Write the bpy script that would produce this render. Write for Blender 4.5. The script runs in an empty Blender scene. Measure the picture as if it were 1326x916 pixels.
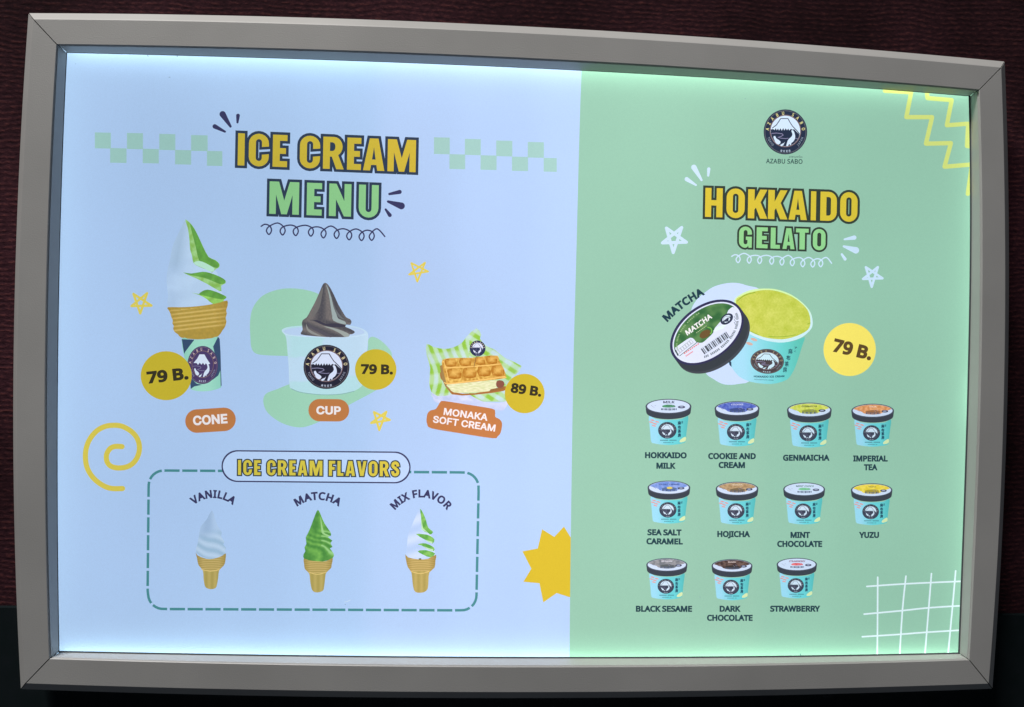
import bpy, bmesh, math, json
import numpy as np
from mathutils import Vector, Matrix, noise
from mathutils.geometry import delaunay_2d_cdt

sc = bpy.context.scene
COL = sc.collection
R = math.radians

# ------------------------------------------------------------------ camera
FOC, PX, PY = 968.0, 663.0, 458.0            # focal length and centre of a 1326 x 916 picture
def _rot(a, b, c):
    A = np.array([[1,0,0],[0,math.cos(a),-math.sin(a)],[0,math.sin(a),math.cos(a)]])
    B = np.array([[math.cos(b),0,math.sin(b)],[0,1,0],[-math.sin(b),0,math.cos(b)]])
    C = np.array([[math.cos(c),-math.sin(c),0],[math.sin(c),math.cos(c),0],[0,0,1]])
    return A @ B @ C
RC = _rot(0.00514828, -0.05869798, 0.02311912)       # sign axes (right, down, into wall) -> lens axes
TC = np.array([0.01682508, 0.00937229, 0.67140868])
def world(v):                                        # sign axes -> Blender axes
    return Vector((v[0], v[2], -v[1]))
cam = bpy.data.cameras.new('camera'); camo = bpy.data.objects.new('camera', cam); COL.objects.link(camo)
pos = world(-RC.T @ TC)
cx_, cy_, cz_ = world(RC[0]), world(-RC[1]), world(-RC[2])
M3 = Matrix((cx_, cy_, cz_)).transposed()
camo.matrix_world = Matrix.Translation(pos) @ M3.to_4x4()
cam.sensor_width = 36.0; cam.lens = 36.0 * FOC / 1326.0
cam.clip_start = 0.01; cam.clip_end = 50
sc.camera = camo

# ------------------------------------------------------------------ light
w = bpy.data.worlds.new('World'); sc.world = w; w.use_nodes = True
bg = w.node_tree.nodes['Background']; bg.inputs[0].default_value = (0.75, 0.85, 1.0, 1); bg.inputs[1].default_value = 0.055
sc.view_settings.view_transform = 'Standard'; sc.view_settings.look = 'None'
sc.view_settings.exposure = 0; sc.view_settings.gamma = 1
def area(name, loc, rot, sx, sy, power, color=(1,1,1), spread=math.pi):
    l = bpy.data.lights.new(name, 'AREA'); l.shape = 'RECTANGLE'; l.size = sx; l.size_y = sy
    l.energy = power; l.color = color; l.spread = spread
    o = bpy.data.objects.new(name, l); COL.objects.link(o); o.location = loc; o.rotation_euler = rot
    return o
def aim(o, target):
    d = Vector(target) - o.location
    o.rotation_euler = d.to_track_quat('-Z', 'Y').to_euler()
FILM = 0.0140                                        # depth of the printed film behind the frame's face
ceil_lamp = area('ceiling_lamp', (-1.55, -1.55, 3.9), (0,0,0), 1.3, 0.5, 200, (1.0, 0.97, 0.93))
aim(ceil_lamp, (0, 0, 0.1))
# the light box's own lamps, behind the printed film: the even light panel and the LED strips along its edges
BL = (1.19, 0.90, 1.07)
def radiance(o, L):                                  # set an area lamp's power from the radiance it should have
    l = o.data; l.energy = L * math.pi * l.size * l.size_y
    return o
panel_lamp = radiance(area('light_panel_lamp', (0.0035, FILM + 0.011, 0.002), (R(-90), 0, R(180)), 0.872, 0.572, 1, BL), 1.42)
panel_lamp.rotation_euler = (R(90), 0, 0); 
aim(panel_lamp, (0.0035, -1, 0.002))
bpy.data.objects.remove(panel_lamp)
# the light-guide panel glows a little stronger near its middle columns
COLS = [0.93, 0.90, 0.92, 0.97, 1.04, 1.11, 1.17, 1.18, 1.13, 1.07, 1.03, 1.03]
cwid = 0.872 / len(COLS)
for ci, cv in enumerate(COLS):
    xx = 0.0035 - 0.436 + (ci + .5) * cwid
    lo = radiance(area('light_panel_lamp', (xx, FILM + 0.0125, 0.002), (R(90), 0, 0), cwid, 0.572, 1, (BL[0] * (0.93 if ci < 4 else 1.0 if ci < 9 else 0.95), BL[1] * 1.015, BL[2])), 0.95 * cv)
    aim(lo, (xx, -1, 0.002))

# ------------------------------------------------------------------ helpers
def at(px, py, d):                                   # point of the plane d behind the frame's face, on the line of sight
    v = np.array([(px - PX) / FOC, (py - PY) / FOC, 1.0])
    o = -RC.T @ TC; r = RC.T @ v
    k = (d - o[2]) / r[2]
    return world(o + k * r)
def mat(name): 
    m = bpy.data.materials.new(name); m.use_nodes = True
    nt = m.node_tree; return m, nt, nt.nodes['Principled BSDF']
def link(nt, a, b): nt.links.new(a, b)
def mesh_obj(name, verts, faces, m, parent=None, smooth=False):
    me = bpy.data.meshes.new(name); me.from_pydata([tuple(v) for v in verts], [], faces); me.update()
    if m: me.materials.append(m)
    o = bpy.data.objects.new(name, me); COL.objects.link(o)
    if parent: o.parent = parent
    if smooth:
        for p in me.polygons: p.use_smooth = True
    return o
def fix_normals(o):
    bm = bmesh.new(); bm.from_mesh(o.data); bmesh.ops.recalc_face_normals(bm, faces=bm.faces); bm.to_mesh(o.data); bm.free()

# ------------------------------------------------------------------ materials
def paint_metal(name, base, rough, metallic, nscale=900, bump=0.02):
    m, nt, b = mat(name)
    tc = nt.nodes.new('ShaderNodeTexCoord'); n = nt.nodes.new('ShaderNodeTexNoise'); n.inputs['Scale'].default_value = nscale
    n.inputs['Detail'].default_value = 3
    n2 = nt.nodes.new('ShaderNodeTexNoise'); n2.inputs['Scale'].default_value = 9; n2.inputs['Detail'].default_value = 6
    link(nt, tc.outputs['Object'], n.inputs['Vector']); link(nt, tc.outputs['Object'], n2.inputs['Vector'])
    r = nt.nodes.new('ShaderNodeMapRange'); r.inputs['From Min'].default_value = .3; r.inputs['From Max'].default_value = .7
    r.inputs['To Min'].default_value = .93; r.inputs['To Max'].default_value = 1.07
    link(nt, n2.outputs['Fac'], r.inputs['Value'])
    mx = nt.nodes.new('ShaderNodeVectorMath'); mx.operation = 'SCALE'; mx.inputs[0].default_value = base
    link(nt, r.outputs['Result'], mx.inputs['Scale']); link(nt, mx.outputs[0], b.inputs['Base Color'])
    rr = nt.nodes.new('ShaderNodeMapRange'); rr.inputs['To Min'].default_value = rough - .07; rr.inputs['To Max'].default_value = rough + .07
    link(nt, n2.outputs['Fac'], rr.inputs['Value']); link(nt, rr.outputs['Result'], b.inputs['Roughness'])
    b.inputs['Metallic'].default_value = metallic
    bp = nt.nodes.new('ShaderNodeBump'); bp.inputs['Strength'].default_value = bump; bp.inputs['Distance'].default_value = 0.0004
    link(nt, n.outputs['Fac'], bp.inputs['Height']); link(nt, bp.outputs[0], b.inputs['Normal'])
    return m
M_FRAME = paint_metal('satin_silver', (0.465, 0.460, 0.450), 0.52, 0.10, bump=0.4)
M_GAP_SHADE = paint_metal('dark_gap_shade', (0.10, 0.12, 0.13), 0.6, 0.0)
M_HOUSING = paint_metal('grey_housing', (0.25, 0.25, 0.26), 0.5, 0.2)
M_WHITE = paint_metal('white_reflector', (0.8, 0.8, 0.8), 0.7, 0.0)

def film_material():
    m = bpy.data.materials.new('printed_backlit_film'); m.use_nodes = True; nt = m.node_tree
    nt.nodes.clear()
    out = nt.nodes.new('ShaderNodeOutputMaterial')
    a = nt.nodes.new('ShaderNodeAttribute'); a.attribute_name = 'ink'; a.attribute_type = 'GEOMETRY'
    # faint mottling of the translucent film (material density, not light)
    tc = nt.nodes.new('ShaderNodeTexCoord')
    n = nt.nodes.new('ShaderNodeTexNoise'); n.inputs['Scale'].default_value = 3.2; n.inputs['Detail'].default_value = 2
    n2 = nt.nodes.new('ShaderNodeTexNoise'); n2.inputs['Scale'].default_value = 1400; n2.inputs['Detail'].default_value = 2
    link(nt, tc.outputs['Object'], n.inputs['Vector']); link(nt, tc.outputs['Object'], n2.inputs['Vector'])
    r = nt.nodes.new('ShaderNodeMapRange'); r.inputs['From Min'].default_value = .3; r.inputs['From Max'].default_value = .7
    r.inputs['To Min'].default_value = .95; r.inputs['To Max'].default_value = 1.05; link(nt, n.outputs['Fac'], r.inputs['Value'])
    r2 = nt.nodes.new('ShaderNodeMapRange'); r2.inputs['From Min'].default_value = .25; r2.inputs['From Max'].default_value = .75
    r2.inputs['To Min'].default_value = .965; r2.inputs['To Max'].default_value = 1.035; link(nt, n2.outputs['Fac'], r2.inputs['Value'])
    mu = nt.nodes.new('ShaderNodeMath'); mu.operation = 'MULTIPLY'; link(nt, r.outputs[0], mu.inputs[0]); link(nt, r2.outputs[0], mu.inputs[1])
    sc_ = nt.nodes.new('ShaderNodeVectorMath'); sc_.operation = 'SCALE'
    link(nt, a.outputs['Color'], sc_.inputs[0]); link(nt, mu.outputs[0], sc_.inputs['Scale'])
    tr = nt.nodes.new('ShaderNodeBsdfTranslucent'); df = nt.nodes.new('ShaderNodeBsdfDiffuse')
    link(nt, sc_.outputs[0], tr.inputs['Color']); link(nt, sc_.outputs[0], df.inputs['Color'])
    mx = nt.nodes.new('ShaderNodeMixShader'); mx.inputs[0].default_value = 0.10
    link(nt, tr.outputs[0], mx.inputs[1]); link(nt, df.outputs[0], mx.inputs[2])
    gl = nt.nodes.new('ShaderNodeBsdfGlossy'); gl.inputs['Roughness'].default_value = 0.25
    fr = nt.nodes.new('ShaderNodeFresnel'); fr.inputs['IOR'].default_value = 1.35
    mx2 = nt.nodes.new('ShaderNodeMixShader'); link(nt, fr.outputs[0], mx2.inputs[0])
    link(nt, mx.outputs[0], mx2.inputs[1]); link(nt, gl.outputs[0], mx2.inputs[2])
    link(nt, mx2.outputs[0], out.inputs['Surface'])
    return m
M_FILM = film_material()

def wall_material():
    m, nt, b = mat('ribbed_maroon_cloth')
    tc = nt.nodes.new('ShaderNodeTexCoord')
    mp = nt.nodes.new('ShaderNodeMapping'); mp.inputs['Scale'].default_value = (1, 1, 1)
    link(nt, tc.outputs['Object'], mp.inputs['Vector'])
    # slow wander of the ribs
    nw = nt.nodes.new('ShaderNodeTexNoise'); nw.inputs['Scale'].default_value = 14; nw.inputs['Detail'].default_value = 3
    link(nt, mp.outputs[0], nw.inputs['Vector'])
    sep = nt.nodes.new('ShaderNodeSeparateXYZ'); link(nt, mp.outputs[0], sep.inputs[0])
    wz = nt.nodes.new('ShaderNodeMath'); wz.operation = 'MULTIPLY_ADD'; wz.inputs[1].default_value = 0.016
    link(nt, nw.outputs['Fac'], wz.inputs[0]); link(nt, sep.outputs['Z'], wz.inputs[2])
    fq = nt.nodes.new('ShaderNodeMath'); fq.operation = 'MULTIPLY'; fq.inputs[1].default_value = 2 * math.pi / 0.0049
    link(nt, wz.outputs[0], fq.inputs[0])
    sn = nt.nodes.new('ShaderNodeMath'); sn.operation = 'SINE'; link(nt, fq.outputs[0], sn.inputs[0])
    # tufts: noise stretched along the ribs
    st = nt.nodes.new('ShaderNodeMapping'); st.inputs['Scale'].default_value = (170, 170, 430)
    link(nt, tc.outputs['Object'], st.inputs['Vector'])
    nt1 = nt.nodes.new('ShaderNodeTexNoise'); nt1.inputs['Scale'].default_value = 1; nt1.inputs['Detail'].default_value = 4; nt1.inputs['Roughness'].default_value = .7
    link(nt, st.outputs[0], nt1.inputs['Vector'])
    h = nt.nodes.new('ShaderNodeMath'); h.operation = 'MULTIPLY_ADD'; h.inputs[1].default_value = 0.085
    link(nt, sn.outputs[0], h.inputs[0]); link(nt, nt1.outputs['Fac'], h.inputs[2])
    cr = nt.nodes.new('ShaderNodeValToRGB'); e = cr.color_ramp.elements
    e[0].position = .25; e[0].color = (0.034, 0.013, 0.020, 1)
    e[1].position = .92; e[1].color = (0.36, 0.115, 0.105, 1)
    x = cr.color_ramp.elements.new(.55); x.color = (0.092, 0.031, 0.043, 1)
    link(nt, h.outputs[0], cr.inputs[0])
    # broad patches of lighter and darker tone
    nb = nt.nodes.new('ShaderNodeTexNoise'); nb.inputs['Scale'].default_value = 5; nb.inputs['Detail'].default_value = 4
    link(nt, tc.outputs['Object'], nb.inputs['Vector'])
    rb = nt.nodes.new('ShaderNodeMapRange'); rb.inputs['From Min'].default_value = .35; rb.inputs['From Max'].default_value = .65
    rb.inputs['To Min'].default_value = .22; rb.inputs['To Max'].default_value = .66; link(nt, nb.outputs['Fac'], rb.inputs['Value'])
    sc_ = nt.nodes.new('ShaderNodeVectorMath'); sc_.operation = 'SCALE'; link(nt, cr.outputs[0], sc_.inputs[0]); link(nt, rb.outputs[0], sc_.inputs['Scale'])
    link(nt, sc_.outputs[0], b.inputs['Base Color']); b.inputs['Roughness'].default_value = .95
    b.inputs['Specular IOR Level'].default_value = .1
    bp = nt.nodes.new('ShaderNodeBump'); bp.inputs['Strength'].default_value = .7; bp.inputs['Distance'].default_value = 0.0012
    link(nt, h.outputs[0], bp.inputs['Height']); link(nt, bp.outputs[0], b.inputs['Normal'])
    return m
def base_material():
    m, nt, b = mat('dark_painted_board')
    tc = nt.nodes.new('ShaderNodeTexCoord'); n = nt.nodes.new('ShaderNodeTexNoise'); n.inputs['Scale'].default_value = 60; n.inputs['Detail'].default_value = 8
    link(nt, tc.outputs['Object'], n.inputs['Vector'])
    n3 = nt.nodes.new('ShaderNodeTexNoise'); n3.inputs['Scale'].default_value = 6
    link(nt, tc.outputs['Object'], n3.inputs['Vector'])
    cr = nt.nodes.new('ShaderNodeValToRGB'); e = cr.color_ramp.elements
    e[0].position = .3; e[0].color = (0.003, 0.009, 0.009, 1); e[1].position = .75; e[1].color = (0.010, 0.014, 0.018, 1)
    ad = nt.nodes.new('ShaderNodeMath'); ad.operation = 'MULTIPLY_ADD'; ad.inputs[1].default_value = .5
    link(nt, n.outputs['Fac'], ad.inputs[0]); 
    ml = nt.nodes.new('ShaderNodeMath'); ml.operation = 'MULTIPLY'; ml.inputs[1].default_value = .5; link(nt, n3.outputs['Fac'], ml.inputs[0])
    link(nt, ml.outputs[0], ad.inputs[2]); link(nt, ad.outputs[0], cr.inputs[0])
    link(nt, cr.outputs[0], b.inputs['Base Color']); b.inputs['Roughness'].default_value = .95; b.inputs['Specular IOR Level'].default_value = .12
    return m
M_WALL = wall_material(); M_BASE = base_material()

# ------------------------------------------------------------------ the wall
WD = 0.046
zl, zr = at(5, 778, WD).z, at(1310, 800, WD).z
zb = (zl + zr) / 2
wall = mesh_obj('wall', [(-1.4, WD, at(5, 778, WD).z - 0.01), (1.4, WD, at(1310, 800, WD).z - 0.012), (1.4, WD, 1.2), (-1.4, WD, 1.2)], [(0, 1, 2, 3)], M_WALL)
wall['kind'] = 'structure'
b0 = [(-1.4, WD - 0.006, zl), (1.4, WD - 0.006, zr), (1.4, WD - 0.006, -1.2), (-1.4, WD - 0.006, -1.2),
      (-1.4, WD + 0.004, zl), (1.4, WD + 0.004, zr)]
base = mesh_obj('wall_base', b0, [(0, 3, 2, 1), (0, 1, 5, 4)], M_BASE); base['kind'] = 'structure'

# ------------------------------------------------------------------ the light box
BOX = bpy.data.objects.new('menu_lightbox', None); COL.objects.link(BOX)
BOX['label'] = 'backlit ice cream menu board in a silver mitred frame on a maroon wall'
BOX['category'] = 'menu board'
# outlines of the frame: A back edge of the chamfer, B face outer edge, C face inner edge, D foot of the lip
EDGE = {
 'A': dict(c=[(37,17.3),(1301,80),(1285,892),(27,892.5)],
   T=[(300,19),(400,22.5),(620,33),(720,38),(940,50),(1040,56),(1226,72.5)], R=[(1306.5,250),(1306.5,340),(1305,450),(1304,540),(1299.5,650),(1296,740),(1290,826)],
   B=[(300,902),(400,902.5),(620,903),(720,903),(940,902),(1040,901),(1226,895)], L=[(25.3,200),(21.8,290),(18.3,420),(17.8,510),(18,640),(19.7,730),(22.8,826)]),
 'B': dict(c=[(42.5,24.6),(1297,87.2),(1280.6,886),(32.5,885.6)],
   T=[(300,27),(400,30.5),(620,41),(720,45.7),(940,58),(1040,63.7),(1226,80)], R=[(1302.4,250),(1302.3,340),(1301,450),(1299.6,540),(1295.5,650),(1292,740),(1286.3,826)],
   B=[(300,894.7),(400,895.6),(620,896),(720,896),(940,895.2),(1040,894.2),(1226,889)], L=[(29.6,200),(26,290),(22.5,420),(21.9,510),(22.1,640),(23.8,730),(27.6,826)]),
 'C': dict(c=[(73.5,57.8),(1268,116.5),(1255,854.5),(64,853)],
   T=[(300,60),(400,64.5),(620,73.9),(720,79.5),(940,90.5),(1040,96.5),(1226,111.5)], R=[(1272,250),(1271.8,340),(1270,450),(1268,540),(1264.8,650),(1261.5,740),(1256.5,826)],
   B=[(300,860.5),(400,861.5),(620,862.2),(720,862.3),(940,862),(1040,862),(1226,856.5)], L=[(65.3,200),(62.6,290),(59.4,420),(59,510),(58.5,640),(60.3,730),(62.8,826)]),
 'D': dict(c=[(86,68),(1256.5,124.5),(1242.8,847),(76,845)],
   T=[(300,72.5),(400,76),(620,86),(720,90.6),(940,101.3),(1040,107),(1226,121)], R=[(1258.3,250),(1258,340),(1256,450),(1253.6,540),(1250.4,650),(1247,740),(1243.5,826)],
   B=[(300,850),(400,851),(620,851.8),(720,852.2),(940,852.2),(1040,851.8),(1226,848)], L=[(80,200),(77.6,290),(75,420),(74.2,510),(73.3,640),(74.4,730),(75.6,826)]),
}
NS = 24
def edge_curve(loop, side):
    e = EDGE[loop]; c = e['c']
    i, j = {'T': (0,1), 'R': (1,2), 'B': (3,2), 'L': (0,3)}[side]
    pts = np.array([c[i]] + sorted(e[side], key=lambda q: q[0] if side in 'TB' else q[1]) + [c[j]], float)
    wgt = np.ones(len(pts)); wgt[0] = wgt[-1] = 60
    k, d = (0, 1) if side in 'TB' else (1, 0)
    s = (pts[:, k] - 600) / 600
    pf = np.polyfit(s, pts[:, d], 3, w=wgt)
    t = np.linspace(c[i][k], c[j][k], NS + 1); q = np.polyval(pf, (t - 600) / 600)
    q[0] = c[i][d]; q[-1] = c[j][d]
    return [(a, b) if side in 'TB' else (b, a) for a, b in zip(t, q)]
DA = 0.0085
def rail(side):
    A = [at(x, y, DA) for x, y in edge_curve('A', side)]
    B = [at(x, y, 0.0) for x, y in edge_curve('B', side)]
    C = [at(x, y, 0.0) for x, y in edge_curve('C', side)]
    D = [at(x, y, FILM - 0.0009) for x, y in edge_curve('D', side)]
    rings = []
    for a, b, c, d in zip(A, B, C, D):
        out = Vector((b.x - c.x, 0, b.z - c.z)); out.normalize()           # away from the picture
        ab = (a - b)
        prof = [Vector((a.x, 0.030, a.z)), a,
                b + ab * 0.10 + Vector((0, 0.0002, 0)) - out * 0.0, b - out * 0.0006,       # softened outer arris
                c + out * 0.0006, c + Vector((0, 0.0005, 0)),
                c + out * 0.0010 + Vector((0, 0.0012, 0)), c + out * 0.0010 + Vector((0, 0.0020, 0)),  # snap groove
                c - out * 0.0002 + Vector((0, 0.0026, 0)),
                d, d + Vector((0, 0.0004, 0)) + out * 0.0003,
                d + out * 0.014 + Vector((0, 0.0004, 0)), Vector((a.x, FILM - 0.0005, a.z)) - out * 0.004 , Vector((a.x, 0.030, a.z)) - out * 0.004]
        rings.append(prof)
    # saw-cut at the mitres: pull each end back by a hair
    for e, n in ((0, 1), (-1, -2)):
        for k in range(len(rings[0])):
            v = (rings[n][k] - rings[e][k]); v.normalize(); rings[e][k] = rings[e][k] + v * 0.00055
    n = len(rings[0]); V = [v for r in rings for v in r]; F = []
    for i in range(len(rings) - 1):
        for k in range(n):
            k2 = (k + 1) % n
            F.append((i*n+k, i*n+k2, (i+1)*n+k2, (i+1)*n+k))
    F.append(tuple(range(n))); F.append(tuple((len(rings)-1)*n + k for k in range(n)))
    o = mesh_obj('frame_rail', V, F, M_FRAME, BOX); fix_normals(o)
    o['label'] = {'T': 'top rail with its bright upper chamfer', 'B': 'bottom rail with its lip lit by the panel',
                  'L': 'left rail', 'R': 'right rail'}[side]
    return o
for s_ in 'TRBL': rail(s_)
# thin dark strip added as the shade of the gap between lip and film
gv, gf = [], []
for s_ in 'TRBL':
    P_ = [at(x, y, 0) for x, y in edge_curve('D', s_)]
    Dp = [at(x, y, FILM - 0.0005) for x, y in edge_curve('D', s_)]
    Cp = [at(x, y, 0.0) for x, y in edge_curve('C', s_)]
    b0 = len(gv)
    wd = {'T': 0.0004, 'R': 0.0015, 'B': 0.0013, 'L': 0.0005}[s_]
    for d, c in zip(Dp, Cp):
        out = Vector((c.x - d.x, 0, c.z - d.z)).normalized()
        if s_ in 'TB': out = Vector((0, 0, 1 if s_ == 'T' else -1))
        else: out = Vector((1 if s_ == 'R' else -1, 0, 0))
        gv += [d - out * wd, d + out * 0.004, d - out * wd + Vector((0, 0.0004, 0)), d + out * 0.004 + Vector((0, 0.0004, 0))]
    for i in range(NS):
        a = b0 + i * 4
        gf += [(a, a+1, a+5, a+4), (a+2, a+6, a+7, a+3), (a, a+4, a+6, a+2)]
gk = mesh_obj('lip_gap_shade', gv, gf, M_GAP_SHADE, BOX); fix_normals(gk)
# housing behind the frame: back plate and the dark filler seen in the mitre gaps
def ring_pts(inset, depth):
    c = [at(x, y, DA) for x, y in EDGE['A']['c']]
    s = [(1, -1), (-1, -1), (-1, 1), (1, 1)]
    return [Vector((p.x + sx * inset, depth, p.z + sz * inset)) for p, (sx, sz) in zip(c, s)]
o1, o2 = ring_pts(0.006, 0.040), ring_pts(0.006, WD - 0.0005)
hb = mesh_obj('housing', o1 + o2, [(0,1,2,3), (0,4,5,1), (1,5,6,2), (2,6,7,3), (3,7,4,0), (4,5,6,7)], M_HOUSING, BOX); fix_normals(hb)

# LED strips: short lengths that follow the box's edges, hidden behind the lips
def strip(side, i0, i1, L, n=1):
    q = edge_curve('D', side)
    a, b = at(*q[i0], FILM), at(*q[i1], FILM)
    out = {'T': Vector((0,0,1)), 'B': Vector((0,0,-1)), 'R': Vector((1,0,0)), 'L': Vector((-1,0,0))}[side]
    c = (a + b) / 2 + out * 0.0030; c.y = FILM + 0.0082
    ln = (b - a).length * 0.99
    if side in 'TB': o = radiance(area('led_strip_lamp', c, (R(-90), 0, 0), ln, 0.005, 1, (0.98, 0.96, 0.92)), L); ang = math.atan2(b.z - a.z, b.x - a.x); o.rotation_euler = (R(-90), -ang, 0)
    else: o = radiance(area('led_strip_lamp', c, (R(-90), 0, 0), 0.005, ln, 1, (0.98, 0.96, 0.92)), L)
for i in range(0, NS, 4): strip('T', i, i + 4, 2.3); strip('B', i, i + 4, 4.4)
def deep_strip(side, i0, i1, L):                     # added deeper row, there only to widen and soften the edge glow
    q = edge_curve('D', side); a, b = at(*q[i0], FILM), at(*q[i1], FILM); c = (a + b) / 2; c.y = FILM + 0.022
    c += {'T': Vector((0,0,.003)), 'B': Vector((0,0,-.003)), 'R': Vector((.003,0,0)), 'L': Vector((-.003,0,0))}[side]
    ln = (b - a).length
    o = radiance(area('led_strip_lamp', c, (R(-90), 0, 0), ln if side in 'TB' else .008, .008 if side in 'TB' else ln, 1, (0.98, 0.96, 0.95)), L)
for i in range(0, NS, 8): deep_strip('T', i, i + 8, 3.0 - i * .05); deep_strip('B', i, i + 8, 2.6)
deep_strip('R', 0, NS, 1.1); deep_strip('L', 0, NS, .9)
for i in range(0, NS, 6): strip('R', i, i + 6, 0.8)
strip('R', 12, 14, 1.3)
strip('L', 0, NS, 0.25)

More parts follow.
